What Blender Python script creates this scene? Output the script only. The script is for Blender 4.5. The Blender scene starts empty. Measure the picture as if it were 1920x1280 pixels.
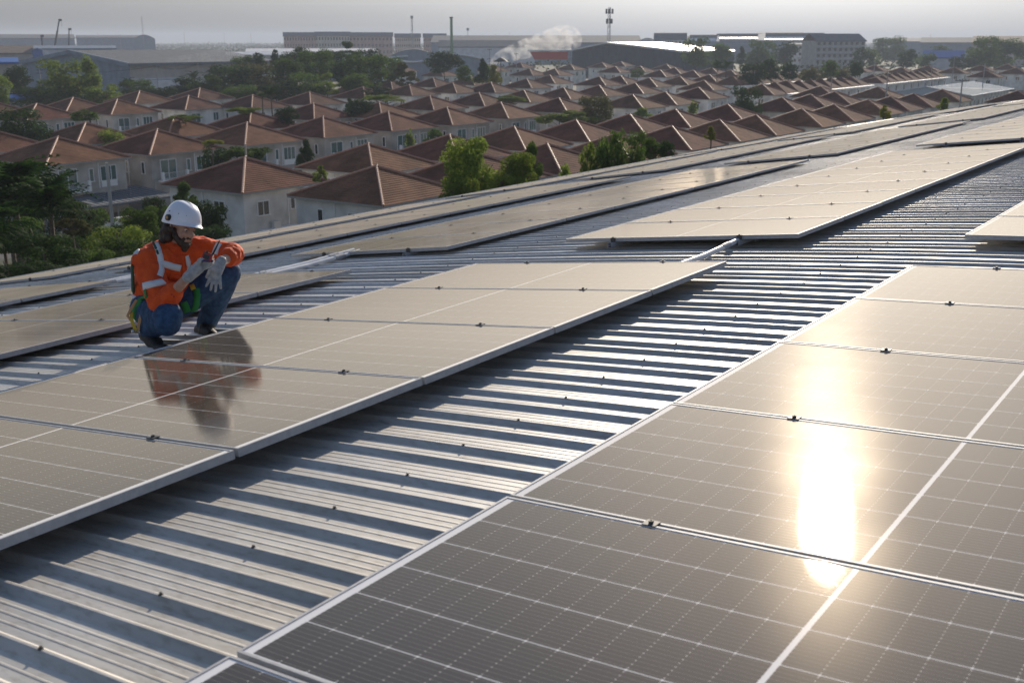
import bpy, bmesh, math, random
import numpy as np
from mathutils import Vector, Matrix, Euler
from mathutils import noise as mnoise

scene = bpy.context.scene
C = bpy.context.collection
PI = math.pi
rnd = random.Random(7)
GROUND = -18.4          # the camera's eye is the origin; the ground lies 18.4 m below it

# ------------------------------------------------------------------ camera
cam_d = bpy.data.cameras.new("camera")
cam = bpy.data.objects.new("camera", cam_d); C.objects.link(cam)
cam_d.sensor_width = 36.0
cam_d.lens = 2059.4 / 1920 * 36
cam_d.clip_start = 0.1; cam_d.clip_end = 30000
PITCH, YAW = 0.26773, 0.60864           # down, and to the left of the roof's long axis (+X)
fwd = Vector((math.cos(YAW) * math.cos(PITCH), math.sin(YAW) * math.cos(PITCH), -math.sin(PITCH)))
cam.rotation_euler = fwd.to_track_quat('-Z', 'Y').to_euler()
cam.location = (0, 0, 0)
cam_d.dof.use_dof = True; cam_d.dof.focus_distance = 7.4; cam_d.dof.aperture_fstop = 5.0
scene.camera = cam

# ------------------------------------------------------------------ sky and sun
SUN_EL, SUN_AZ = math.radians(20.8), math.radians(20.8)   # azimuth from +X towards +Y
world = bpy.data.worlds.new("World"); scene.world = world; world.use_nodes = True
wn = world.node_tree.nodes; wl = world.node_tree.links
wn.clear()
sky = wn.new('ShaderNodeTexSky'); sky.sky_type = 'NISHITA'; sky.sun_disc = False
sky.sun_elevation = SUN_EL
sky.sun_rotation = PI / 2 - SUN_AZ
sky.altitude = 0; sky.air_density = 1.0; sky.dust_density = 0.6; sky.ozone_density = 3.0
bg = wn.new('ShaderNodeBackground'); bg.inputs[1].default_value = 0.099
out = wn.new('ShaderNodeOutputWorld')
# haze: towards the horizon the sky pales to grey-white, overhead it keeps its blue
bw0 = wn.new('ShaderNodeRGBToBW'); wl.new(sky.outputs[0], bw0.inputs[0])
bw = bw0
veil = wn.new('ShaderNodeMix'); veil.data_type = 'RGBA'; veil.blend_type = 'MULTIPLY'; veil.inputs['Factor'].default_value = 1.0
wl.new(bw.outputs[0], veil.inputs['A']); veil.inputs['B'].default_value = (1.0, 1.0, 1.005, 1)
tcw = wn.new('ShaderNodeTexCoord'); spw = wn.new('ShaderNodeSeparateXYZ'); wl.new(tcw.outputs['Generated'], spw.inputs[0])
fz = wn.new('ShaderNodeMapRange'); fz.interpolation_type = 'SMOOTHSTEP'
fz.inputs['From Min'].default_value = 0.0; fz.inputs['From Max'].default_value = 0.62
fz.inputs['To Min'].default_value = 0.95; fz.inputs['To Max'].default_value = 0.10
wl.new(spw.outputs[2], fz.inputs[0])
mixw = wn.new('ShaderNodeMix'); mixw.data_type = 'RGBA'
wl.new(fz.outputs[0], mixw.inputs['Factor']); wl.new(sky.outputs[0], mixw.inputs['A']); wl.new(veil.outputs['Result'], mixw.inputs['B'])
# the smog lying along the horizon swallows part of the light there
fh = wn.new('ShaderNodeMapRange'); fh.interpolation_type = 'SMOOTHSTEP'
fh.inputs['From Min'].default_value = -0.01; fh.inputs['From Max'].default_value = 0.15
fh.inputs['To Min'].default_value = 0.20; fh.inputs['To Max'].default_value = 1.0
wl.new(spw.outputs[2], fh.inputs[0])
mulw = wn.new('ShaderNodeMix'); mulw.data_type = 'RGBA'; mulw.blend_type = 'MULTIPLY'; mulw.inputs['Factor'].default_value = 1.0
wl.new(mixw.outputs['Result'], mulw.inputs['A']); wl.new(fh.outputs[0], mulw.inputs['B'])
wl.new(mulw.outputs['Result'], bg.inputs[0]); wl.new(bg.outputs[0], out.inputs[0])

sun_d = bpy.data.lights.new("sun", 'SUN'); sun = bpy.data.objects.new("sun", sun_d); C.objects.link(sun)
sun_d.energy = 4.2; sun_d.angle = math.radians(0.5); sun_d.color = (1.0, 0.87, 0.70)
sdir = Vector((math.cos(SUN_EL) * math.cos(SUN_AZ), math.cos(SUN_EL) * math.sin(SUN_AZ), math.sin(SUN_EL)))
sun.rotation_euler = sdir.to_track_quat('Z', 'Y').to_euler()

scene.view_settings.view_transform = 'Standard'; scene.view_settings.look = 'None'
scene.view_settings.exposure = 0.45; scene.view_settings.gamma = 1.0
scene.view_settings.use_curve_mapping = False
scene.cycles.use_denoising = True
scene.cycles.max_bounces = 6; scene.cycles.volume_bounces = 0

# ------------------------------------------------------------------ helpers
def tag(o, label=None, cat=None, group=None, kind=None):
    if label: o['label'] = label
    if cat: o['category'] = cat
    if group: o['group'] = group
    if kind: o['kind'] = kind
    return o

def empty(name, loc=(0, 0, 0), rz=0.0, parent=None):
    o = bpy.data.objects.new(name, None); C.objects.link(o)
    o.location = loc; o.rotation_euler = (0, 0, rz); o.empty_display_size = 0.2
    if parent: o.parent = parent
    return o

def link(name, mesh, parent=None, loc=(0, 0, 0), rot=(0, 0, 0)):
    o = bpy.data.objects.new(name, mesh); C.objects.link(o)
    o.location = loc; o.rotation_euler = rot
    if parent: o.parent = parent
    return o

def copy_tree(o, parent=None):
    c = o.copy(); C.objects.link(c)
    if parent: c.parent = parent
    for ch in list(o.children): copy_tree(ch, c)
    return c

class MB:
    """collects polygons of one mesh"""
    def __init__(s): s.v = []; s.f = []; s.m = []; s.uv = []
    def face(s, pts, m=0, uv=None):
        b = len(s.v); s.v += [tuple(p) for p in pts]; s.f.append(tuple(range(b, b + len(pts)))); s.m.append(m)
        s.uv += uv if uv else [(0, 0)] * len(pts)
    def grid(s, rows, m=0, closed=False):
        b = len(s.v); n = len(rows[0])
        for r in rows: s.v += [tuple(p) for p in r]
        for i in range(len(rows) - 1):
            for j in range(n if closed else n - 1):
                k = (j + 1) % n
                s.f.append((b + i * n + j, b + i * n + k, b + (i + 1) * n + k, b + (i + 1) * n + j)); s.m.append(m)
                s.uv += [(0, 0)] * 4
    def box(s, x0, x1, y0, y1, z0, z1, m=0, xf=None):
        P = [(x0, y0, z0), (x1, y0, z0), (x1, y1, z0), (x0, y1, z0), (x0, y0, z1), (x1, y0, z1), (x1, y1, z1), (x0, y1, z1)]
        if xf is not None: P = [tuple(xf @ Vector(p)) for p in P]
        b = len(s.v); s.v += P
        for f in ((0, 3, 2, 1), (4, 5, 6, 7), (0, 1, 5, 4), (1, 2, 6, 5), (2, 3, 7, 6), (3, 0, 4, 7)):
            s.f.append(tuple(b + i for i in f)); s.m.append(m); s.uv += [(0, 0)] * 4
    def tube(s, pts, rad, n=8, m=0, cap=True):
        pts = [Vector(p) for p in pts]
        if not isinstance(rad, (list, tuple)): rad = [rad] * len(pts)
        rows = []
        up = None
        for i, p in enumerate(pts):
            d = (pts[min(i + 1, len(pts) - 1)] - pts[max(i - 1, 0)]).normalized()
            if up is None:
                up = Vector((0, 0, 1)) if abs(d.z) < .9 else Vector((1, 0, 0))
            a = d.cross(up).normalized(); c = a.cross(d).normalized(); up = c
            rows.append([p + rad[i] * (math.cos(2 * PI * k / n) * a + math.sin(2 * PI * k / n) * c) for k in range(n)])
        b = len(s.v)
        s.grid(rows, m, True)
        if cap:
            s.f.append(tuple(b + k for k in range(n))); s.m.append(m); s.uv += [(0, 0)] * n
            e = b + (len(rows) - 1) * n
            s.f.append(tuple(e + n - 1 - k for k in range(n))); s.m.append(m); s.uv += [(0, 0)] * n
    def lathe(s, prof, c=(0, 0, 0), n=16, m=0):
        rows = [[(c[0] + r * math.cos(2 * PI * k / n), c[1] + r * math.sin(2 * PI * k / n), c[2] + z) for k in range(n)] for r, z in prof]
        s.grid(rows, m, True)
    def mesh(s, name, mats, smooth=False):
        me = bpy.data.meshes.new(name)
        me.from_pydata(s.v, [], s.f)
        if not isinstance(mats, (list, tuple)): mats = [mats]
        for m in mats: me.materials.append(m)
        if len(mats) > 1: me.polygons.foreach_set('material_index', s.m)
        if any(u != (0, 0) for u in s.uv):
            l = me.uv_layers.new(name='UVMap'); l.data.foreach_set('uv', [x for u in s.uv for x in u])
        if smooth: me.polygons.foreach_set('use_smooth', [True] * len(me.polygons))
        me.update()
        return me
    def build(s, name, mats, parent=None, loc=(0, 0, 0), rot=(0, 0, 0), smooth=False):
        return link(name, s.mesh(name, mats, smooth), parent, loc, rot)

# ------------------------------------------------------------------ materials
def mat(name, col=(.5, .5, .5), rough=.6, metal=0.0, **kw):
    m = bpy.data.materials.new(name); m.use_nodes = True
    p = m.node_tree.nodes['Principled BSDF']
    p.inputs['Base Color'].default_value = (*col, 1); p.inputs['Roughness'].default_value = rough
    p.inputs['Metallic'].default_value = metal
    for k, v in kw.items(): p.inputs[k].default_value = v
    return m
def nodes(m): return m.node_tree.nodes, m.node_tree.links, m.node_tree.nodes['Principled BSDF']
def noise_mat(name, c1, c2, scale=5, rough=.7, metal=0, bump=0, detail=5, stretch=None, coord='Object', lo=.35, hi=.65, bdist=.02, rough2=None):
    m = mat(name, c1, rough, metal); n, l, p = nodes(m)
    tc = n.new('ShaderNodeTexCoord'); mp = n.new('ShaderNodeMapping')
    if stretch: mp.inputs['Scale'].default_value = stretch
    nz = n.new('ShaderNodeTexNoise'); nz.inputs['Scale'].default_value = scale; nz.inputs['Detail'].default_value = detail
    cr = n.new('ShaderNodeValToRGB'); cr.color_ramp.elements[0].position = lo; cr.color_ramp.elements[1].position = hi
    cr.color_ramp.elements[0].color = (*c1, 1); cr.color_ramp.elements[1].color = (*c2, 1)
    l.new(tc.outputs[coord], mp.inputs[0]); l.new(mp.outputs[0], nz.inputs[0]); l.new(nz.outputs[0], cr.inputs[0]); l.new(cr.outputs[0], p.inputs['Base Color'])
    if rough2 is not None:
        mr = n.new('ShaderNodeMapRange'); mr.inputs['To Min'].default_value = rough; mr.inputs['To Max'].default_value = rough2
        l.new(nz.outputs[0], mr.inputs[0]); l.new(mr.outputs[0], p.inputs['Roughness'])
    if bump:
        b = n.new('ShaderNodeBump'); b.inputs['Strength'].default_value = bump; b.inputs['Distance'].default_value = bdist
        l.new(nz.outputs[0], b.inputs['Height']); l.new(b.outputs[0], p.inputs['Normal'])
    return m

M = {}
def roof_metal():
    m = mat('roof_metal', (.5, .48, .45), .4, .46); n, l, p = nodes(m)
    geo = n.new('ShaderNodeNewGeometry')
    def nz(scale, stretch, detail=6):
        mp = n.new('ShaderNodeMapping'); mp.inputs['Scale'].default_value = stretch; l.new(geo.outputs['Position'], mp.inputs[0])
        q = n.new('ShaderNodeTexNoise'); q.inputs['Scale'].default_value = scale; q.inputs['Detail'].default_value = detail; l.new(mp.outputs[0], q.inputs[0]); return q.outputs[0]
    streak, blotch, fine = nz(4, (6, .25, 6)), nz(.9, (1, .5, 1), 8), nz(55, (1, .3, 1), 4)
    def ramp(x, c0, c1, lo, hi):
        r = n.new('ShaderNodeValToRGB'); r.color_ramp.elements[0].position = lo; r.color_ramp.elements[1].position = hi
        r.color_ramp.elements[0].color = (*c0, 1); r.color_ramp.elements[1].color = (*c1, 1); l.new(x, r.inputs[0]); return r.outputs[0]
    def mul(a, b_, f=1.0):
        x = n.new('ShaderNodeMix'); x.data_type = 'RGBA'; x.blend_type = 'MULTIPLY'; x.inputs['Factor'].default_value = f
        l.new(a, x.inputs['A']); l.new(b_, x.inputs['B']); return x.outputs['Result']
    c = ramp(streak, (.48, .465, .44), (.62, .605, .575), .3, .7)
    c = mul(c, ramp(blotch, (.80, .78, .75), (1, 1, 1), .35, .60)); c = mul(c, ramp(fine, (.80, .78, .75), (1, 1, 1), .30, .5))
    l.new(c, p.inputs['Base Color'])
    mr = n.new('ShaderNodeMapRange'); mr.inputs['From Min'].default_value = .3; mr.inputs['From Max'].default_value = .7; mr.inputs['To Min'].default_value = .58; mr.inputs['To Max'].default_value = .42
    l.new(blotch, mr.inputs[0]); l.new(mr.outputs[0], p.inputs['Roughness'])
    bm_ = n.new('ShaderNodeBump'); bm_.inputs['Strength'].default_value = .25; bm_.inputs['Distance'].default_value = .006
    dn = nz(2.2, (1, .6, 1), 3); l.new(dn, bm_.inputs['Height']); l.new(bm_.outputs[0], p.inputs['Normal'])
    return m
M['roof_metal'] = roof_metal()
M['alu'] = noise_mat('alu', (.33, .34, .36), (.40, .41, .43), 40, .6, .15)
M['alu_dark'] = mat('alu_dark', (.055, .055, .06), .6, .1)
M['steel'] = mat('steel', (.5, .5, .5), .35, .9)
M['screw'] = mat('screw', (.12, .11, .10), .5, .6)
M['pipe'] = noise_mat('pipe', (.62, .63, .66), (.72, .73, .75), 9, .4)

# glass covered solar cells: a warm anti-reflective glass gloss with a film of dust over cells and backsheet
def glass_cover(m):
    n, l, p = nodes(m)
    outn = n['Material Output']
    p.inputs['Roughness'].default_value = .9; p.inputs['Specular IOR Level'].default_value = 0.0
    geo = n.new('ShaderNodeNewGeometry')
    nz = n.new('ShaderNodeTexNoise'); nz.inputs['Scale'].default_value = 1.1; nz.inputs['Detail'].default_value = 7
    l.new(geo.outputs['Position'], nz.inputs[0])
    mr = n.new('ShaderNodeMapRange'); mr.inputs['From Min'].default_value = .3; mr.inputs['From Max'].default_value = .7
    mr.inputs['To Min'].default_value = GLASS_R[0]; mr.inputs['To Max'].default_value = GLASS_R[1]
    l.new(nz.outputs[0], mr.inputs[0])
    nz2 = n.new('ShaderNodeTexNoise'); nz2.inputs['Scale'].default_value = 300; nz2.inputs['Detail'].default_value = 3
    bmp = n.new('ShaderNodeBump'); bmp.inputs['Strength'].default_value = .06; bmp.inputs['Distance'].default_value = .001
    l.new(geo.outputs['Position'], nz2.inputs[0]); l.new(nz2.outputs[0], bmp.inputs['Height'])
    g1 = n.new('ShaderNodeBsdfGlossy'); g1.distribution = 'BECKMANN'; g1.inputs['Color'].default_value = GLASS_TINT; l.new(mr.outputs[0], g1.inputs['Roughness']); l.new(bmp.outputs[0], g1.inputs['Normal'])
    # the film of dust hides more of the glass the flatter it is seen
    g2 = n.new('ShaderNodeBsdfGlossy'); g2.distribution = 'BECKMANN'; g2.inputs['Color'].default_value = (.98, .87, .74, 1); g2.inputs['Roughness'].default_value = DUST_R
    d2 = n.new('ShaderNodeBsdfDiffuse'); d2.inputs['Color'].default_value = (.74, .67, .56, 1)
    md2 = n.new('ShaderNodeMixShader'); md2.inputs[0].default_value = .2; l.new(d2.outputs[0], md2.inputs[1]); l.new(g2.outputs[0], md2.inputs[2])
    f1 = n.new('ShaderNodeFresnel'); f1.inputs[0].default_value = GLASS_IOR
    dt = n.new('ShaderNodeVectorMath'); dt.operation = 'DOT_PRODUCT'; l.new(geo.outputs['Normal'], dt.inputs[0]); l.new(geo.outputs['Incoming'], dt.inputs[1])
    ab = n.new('ShaderNodeMath'); ab.operation = 'ABSOLUTE'; l.new(dt.outputs['Value'], ab.inputs[0])
    mr2 = n.new('ShaderNodeMapRange'); mr2.inputs['From Min'].default_value = .3; mr2.inputs['From Max'].default_value = .7
    mr2.inputs['To Min'].default_value = -DUST * .8; mr2.inputs['To Max'].default_value = -DUST * 1.2
    l.new(nz.outputs[0], mr2.inputs[0])
    dv = n.new('ShaderNodeMath'); dv.operation = 'DIVIDE'; l.new(ab.outputs[0], dv.inputs[0]); l.new(mr2.outputs[0], dv.inputs[1])
    ex = n.new('ShaderNodeMath'); ex.operation = 'EXPONENT'; l.new(dv.outputs[0], ex.inputs[0])
    md = n.new('ShaderNodeMath'); md.operation = 'MULTIPLY_ADD'; md.inputs[1].default_value = .85; md.inputs[2].default_value = .007; l.new(ex.outputs[0], md.inputs[0])
    mx1 = n.new('ShaderNodeMixShader'); mx2 = n.new('ShaderNodeMixShader')
    l.new(f1.outputs[0], mx1.inputs[0]); l.new(p.outputs[0], mx1.inputs[1]); l.new(g1.outputs[0], mx1.inputs[2])
    l.new(md.outputs[0], mx2.inputs[0]); l.new(mx1.outputs[0], mx2.inputs[1]); l.new(md2.outputs[0], mx2.inputs[2])
    l.new(mx2.outputs[0], outn.inputs[0])
    return m
GLASS_R, GLASS_TINT, GLASS_IOR, DUST, DUST_R = (.074, .086), (1, .875, .73, 1), 1.82, .075, .23
M['backsheet'] = glass_cover(mat('backsheet', (.74, .74, .76)))
def cell_material():
    m = glass_cover(mat('solar_cell', (.02, .018, .018))); n, l, p = nodes(m)
    uv = n.new('ShaderNodeUVMap'); sep = n.new('ShaderNodeSeparateXYZ'); l.new(uv.outputs[0], sep.inputs[0])
    def math_(op, a, b=None, clamp=False):
        q = n.new('ShaderNodeMath'); q.operation = op; q.use_clamp = clamp
        for i, x in enumerate((a, b)):
            if x is None: continue
            if isinstance(x, (int, float)): q.inputs[i].default_value = x
            else: l.new(x, q.inputs[i])
        return q.outputs[0]
    # uv in metres from the cell's centre; ribbons every 18.2 mm in x, run along y
    fx = math_('FRACT', math_('ADD', math_('DIVIDE', sep.outputs[0], .0182), 10.0))
    dx = math_('MULTIPLY', math_('ABSOLUTE', math_('SUBTRACT', fx, .5)), .0182)
    rib = math_('LESS_THAN', dx, .00030)
    dot = math_('MULTIPLY', math_('LESS_THAN', dx, .0013), math_('GREATER_THAN', math_('ABSOLUTE', sep.outputs[1]), .0439))
    gap = math_('GREATER_THAN', math_('ABSOLUTE', sep.outputs[1]), .0451)
    f1 = math_('MULTIPLY', rib, .35); f2 = math_('MULTIPLY', gap, .10)
    fac = math_('MAXIMUM', math_('MAXIMUM', f1, f2), dot)
    mix = n.new('ShaderNodeMix'); mix.data_type = 'RGBA'
    mix.inputs['A'].default_value = (.026, .019, .016, 1); mix.inputs['B'].default_value = (.72, .70, .66, 1)
    l.new(fac, mix.inputs['Factor']); l.new(mix.outputs['Result'], p.inputs['Base Color'])
    return m
M['cell'] = cell_material()

# ------------------------------------------------------------------ the roof's section (v = distance across, positive to the right)
ANG = [(20, -11.6), (-.76, 4.10), (-4.33, 6.81), (-8.02, 8.3), (-11.57, 9.5), (-15.1, 10.7), (-22, 13.0)]
def slope(v):
    for (a, s), (b, t) in zip(ANG, ANG[1:]):
        if v >= b: return math.radians(s + (t - s) * (a - v) / (a - b))
    return math.radians(ANG[-1][1])
PAN = .118                                                     # roof pan below the panels' faces
_zs = {}
def roof_z(v):
    k = round(v, 3)
    if k in _zs: return _zs[k]
    z, n = -1.3406 - PAN, 60
    d = (v + .76) / n
    for i in range(n): z += math.tan(slope(-.76 + (i + .5) * d)) * d
    _zs[k] = z
    return z
def sag(u): return -.0003 * (u - 38) ** 2 if u > 38 else 0.0

# ------------------------------------------------------------------ factory building: roof of ribbed sheets
factory = empty('factory_building', (0, 0, GROUND))
tag(factory, 'long factory building whose curved ribbed metal roof carries the solar panels', 'factory')
PAIR_R = .3773; WIDE_R = .2200; NR = 2; RIBH = .021        # ribs stand in pairs: a wide pan, then a narrow one
V0, V1 = -19.6, 14.0
def rib_section(p):
    # (u, height) over one rib and the pan behind it, starting at the rib's near foot
    pts = [(0, 0), (.0015, .0003), (.025, RIBH - .002), (.0285, RIBH - .0002), (.033, RIBH), (.038, RIBH - .0003), (.0415, RIBH - .002), (.066, 0)]
    a, b = .066, p
    for t in ((.25, .5, .75) if p > .19 else (.5,)):
        c = a + (b - a) * t
        pts += [(c - .007, 0), (c - .003, .0015), (c + .003, .0015), (c + .007, 0)]
    return pts
sec = []
for i in range(NR):
    sec += [(i * PAIR_R + u, h) for u, h in rib_section(WIDE_R)] + [(i * PAIR_R + WIDE_R + u, h) for u, h in rib_section(PAIR_R - WIDE_R)]
sec.append((NR * PAIR_R + .012, .0012))
vs = list(np.concatenate([np.linspace(V0, -2, 60), np.linspace(-1.6, V1, 34)]))
mb = MB(); mb.grid([[(u, -v, roof_z(v) + h - GROUND) for u, h in sec] for v in vs])
sheet = mb.mesh('roof_sheet', M['roof_metal'])
sheet.flip_normals()
U0S = 1.812 - .026 - PAIR_R * NR * 5
NS = 104
for i in range(NS):
    u = U0S + i * NR * PAIR_R
    o = link('roof_sheet', sheet, factory, (u, 0, sag(u) + .0006 * (i % 2)))
    if u > 38: o.rotation_euler.y = .0006 * (u - 38)
UE = U0S + NS * NR * PAIR_R
mb = MB()
zb = roof_z(V0) - GROUND
mb.box(U0S, UE, -V0 - .3, -V0 - .05, 0, zb - 1.2)
mb.box(U0S, UE, -V1 + .05, -V1 + .3, 0, roof_z(V1) - GROUND - .3)
mb.box(U0S + .1, U0S + .3, -V1 + .3, -V0 - .3, 0, zb - 1.3)
mb.box(UE - .3, UE - .1, -V1 + .3, -V0 - .3, 0, zb - 1.3)
M['factory_wall'] = noise_mat('factory_wall', (.42, .43, .44), (.5, .51, .52), .8, .6)
mb.build('wall', M['factory_wall'], factory)
mb = MB()
for vv in (-2.55, -6.2, -9.85, -13.4, 1.3):
    for k in range(0, 220):
        u = 1.812 + .008 + (k - 6) * PAIR_R
        if u > 45: break
        v = vv + .012 * math.sin(k * 2.3)
        z = roof_z(v) + RIBH + sag(u) - GROUND
        mb.lathe([(.009, 0), (.009, .0015), (.005, .002), (.005, .008), (0, .0085)], (u, -v, z), 6)
tag(mb.build('roof_screw', M['screw'], factory), kind='stuff')

# ------------------------------------------------------------------ solar panels
PL, PW, PS = 2.278, 1.134, 1.154
def frame_mesh():
    mb = MB(); a, b, h = PW / 2, PL / 2, .035; w = .009
    # outer wall, lip and inner drop of each side
    mb.box(-a, a, b - w, b, -h, 0); mb.box(-a, a, -b, -b + w, -h, 0)
    mb.box(-a, -a + w, -b + w, b - w, -h, 0); mb.box(a - w, a, -b + w, b - w, -h, 0)
    return mb.mesh('frame', M['alu'])
FRAME = frame_mesh()
mb = MB(); mb.face([(-PW / 2 + .009, -PL / 2 + .009, -.0025), (PW / 2 - .009, -PL / 2 + .009, -.0025), (PW / 2 - .009, PL / 2 - .009, -.0025), (-PW / 2 + .009, PL / 2 - .009, -.0025)])
mb.face([(-PW / 2 + .009, -PL / 2 + .009, -.0075), (-PW / 2 + .009, PL / 2 - .009, -.0075), (PW / 2 - .009, PL / 2 - .009, -.0075), (PW / 2 - .009, -PL / 2 + .009, -.0075)])
BACK = mb.mesh('backsheet', M['backsheet'])
CX, CY, CH = .0906, .04555, .0035
def cell_poly(mb, x, y, z=-.0024):
    c = [(-CX + CH, -CY), (CX - CH, -CY), (CX, -CY + CH), (CX, CY - CH), (CX - CH, CY), (-CX + CH, CY), (-CX, CY - CH), (-CX, -CY + CH)]
    mb.face([(x + a, y + b, z) for a, b in c], 0, c)
cell_pos = [(-.4610 + .1844 * i, s * (.0075 + CY + 2 * CY * j)) for s in (-1, 1) for j in range(12) for i in range(6)]
mb = MB(); cell_poly(mb, 0, 0, 0); CELL = mb.mesh('solar_cell', M['cell'])
mb = MB(); [cell_poly(mb, x, y) for x, y in cell_pos]; CELLS = mb.mesh('solar_cells', M['cell'])

STRIPS = {   # left edge v, face height there, tilt
 'A': (-1.8955, -1.4221, math.radians(4.10)), 'B': (-5.4572, -1.8142, math.radians(6.81)),
 'D': (-9.145, -2.367, math.radians(8.3)), 'E': (-12.70, -2.946, math.radians(9.5)), 'F': (-16.24, -3.625, math.radians(10.7)),
 'Z': (1.67, None, math.radians(2.0))}
def strip_frame(st):
    vL, zL, th = STRIPS[st]
    vm = vL + PL / 2 * math.cos(th)
    zm = roof_z(vm) + PAN if zL is None else zL + PL / 2 * math.sin(th)
    return vm, zm, th
panel_count = 0
ORD = ['first', 'second', 'third', 'fourth', 'fifth', 'sixth', 'seventh', 'eighth', 'ninth', 'tenth', 'eleventh', 'twelfth']
ROWN = {'A': 'the right row', 'B': 'the row before the worker', 'D': 'the row behind the worker', 'E': 'the second row from the eave', 'F': 'the eave row', 'Z': 'a further row'}
def add_panel(st, u0, label, split):
    global panel_count
    vm, zm, th = strip_frame(st)
    o = empty('solar_panel', (u0 + PW / 2, -vm, zm + sag(u0)))
    o.rotation_euler = Euler((-th, 0, 0)) if True else None
    # a breath of misalignment, as on any real roof
    o.rotation_euler.x += rnd.uniform(-.0012, .0012); o.rotation_euler.y = rnd.uniform(-.002, .002)
    tag(o, label, 'solar panel', 'framed solar panels in rows on the metal roof')
    link('frame', FRAME, o); link('backsheet', BACK, o)
    if split:
        for x, y in cell_pos: link('solar_cell', CELL, o, (x, y, -.0024))
    else:
        tag(link('solar_cells', CELLS, o), kind='stuff')
    panel_count += 1
    return o

mb = MB(); mb.box(-.019, .019, -.022, .022, .0004, .0038); mb.box(-.006, .006, -.022, .022, -.034, .0004)
mb.lathe([(.008, .0045), (.008, .011), (.0045, .011), (.0045, .007), (0, .007)], (0, 0, 0), 6)
CLAMP = mb.mesh('mid_clamp', M['alu_dark'])
mb = MB(); mb.box(-.004, .016, -.022, .022, .0004, .0045); mb.box(.0045, .016, -.022, .022, -.040, .0004)
mb.lathe([(.008, .0045), (.008, .011), (0, .011)], (.006, 0, 0), 6)
ENDCLAMP = mb.mesh('end_clamp', M['alu_dark'])
mb = MB(); mb.box(-.02, .02, -.028, -.023, -.115 + RIBH + .002, -.045); mb.box(-.02, .02, -.06, -.0235, -.115 + RIBH + .002, -.110 + RIBH + .003)
FOOT = mb.mesh('foot', M['alu'])
def rail_mesh(L):
    mb = MB(); t = .020
    for a in (-1, 1):
        mb.box(0, L, a * t - .002, a * t + .002, -.078, -.0365)
        mb.box(0, L, min(a * .007, a * t), max(a * .007, a * t), -.039, -.0366)
    mb.box(0, L, -t + .002, t - .002, -.078, -.075)
    mb.box(0, L, -t + .002, t - .002, -.058, -.0555)
    return mb.mesh('rail', M['alu'])

def array(st, u0, n, names, split=()):
    """n panels side by side from u0 with their mounting rack"""
    vm, zm, th = strip_frame(st)
    for k in range(n):
        add_panel(st, u0 + k * PS, names(k), k in split)
    rack = empty('mounting_rack', (u0, -vm, zm + sag(u0 + n * PS / 2))); rack.rotation_euler.x = -th
    tag(rack, names(None), 'mounting rack', 'aluminium racks under the solar panels')
    L = n * PS - (PS - PW)
    for y in (-.62, .62):
        link('rail', rail_mesh(L + .16), rack, (-.08, y, 0))
        for k in range(1, n): link('mid_clamp', CLAMP, rack, (k * PS - (PS - PW) / 2, y, 0))
        e = link('end_clamp', ENDCLAMP, rack, (L - .0, y, 0))
        e = link('end_clamp', ENDCLAMP, rack, (0, y, 0), (0, 0, PI))
        kk = 0
        while kk * 1.13 < L:
            # feet stand on rib tops
            uu = u0 + .1 + kk * 1.13; r = round((uu - (U0S + .034)) / PAIR_R); uu = U0S + .034 + r * PAIR_R
            link('foot', FOOT, rack, (uu - u0, y, 0)); kk += 1
    return rack

def nm(st, where):
    def f(k):
        if k is None: return 'aluminium rails and clamps under %s, %s' % (ROWN[st], where)
        return '%s solar panel in %s, %s' % (ORD[k], ROWN[st], where)
    return f
DETAIL = True
ALL = range(20)
array('A', 1.5566 - PS, 6, nm('A', 'first block, from the bottom up'), ALL if DETAIL else ())
array('B', 2.7040 - 3 * PS, 7, nm('B', 'first block, from bottom left up'), range(0, 7) if DETAIL else ())
array('D', 7.30 - 7 * PS + .02, 7, nm('D', 'first block before the walkway'))
array('E', 7.30 - 7 * PS + .02, 7, nm('E', 'first block before the walkway'))
array('F', 7.30 - 9 * PS + .02, 9, nm('F', 'first block before the walkway'))
for st in 'ABDEF':
    array(st, 8.72, 9, nm(st, 'second block'))
for st in 'ABDEF':
    array(st, 20.52, 9, nm(st, 'third block'))
for st in 'DEF':
    array(st, 32.32, 9, nm(st, 'fourth block'))
for st in 'DE':
    array(st, 44.12, 9, nm(st, 'farthest block'))

# ------------------------------------------------------------------ placing things from their bearing and distance
RIGHT = Vector((math.sin(YAW), -math.cos(YAW), 0)); UPV = RIGHT.cross(fwd)
def ray(px, py):
    return fwd + RIGHT * ((px - 960) / 2059.4) + UPV * ((640 - py) / 2059.4)
def on_ground(px, py):
    d = ray(px, py); t = GROUND / d.z; return d * t
def at_y(px, Y, py=95):               # the point of the ground on a bearing where y = Y
    d = ray(px, py); return Vector((d.x * Y / d.y, Y, GROUND))
def at_x(px, X, py=95):
    d = ray(px, py); return Vector((X, d.y * X / d.x, GROUND))
def at_d(px, D, py=95):
    d = ray(px, py); h = math.hypot(d.x, d.y); return Vector((d.x * D / h, d.y * D / h, GROUND))
def z_at(px, py, D):                  # height above the camera of what shows at (px, py) at distance D
    d = ray(px, py); return d.z * D / math.hypot(d.x, d.y)

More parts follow.
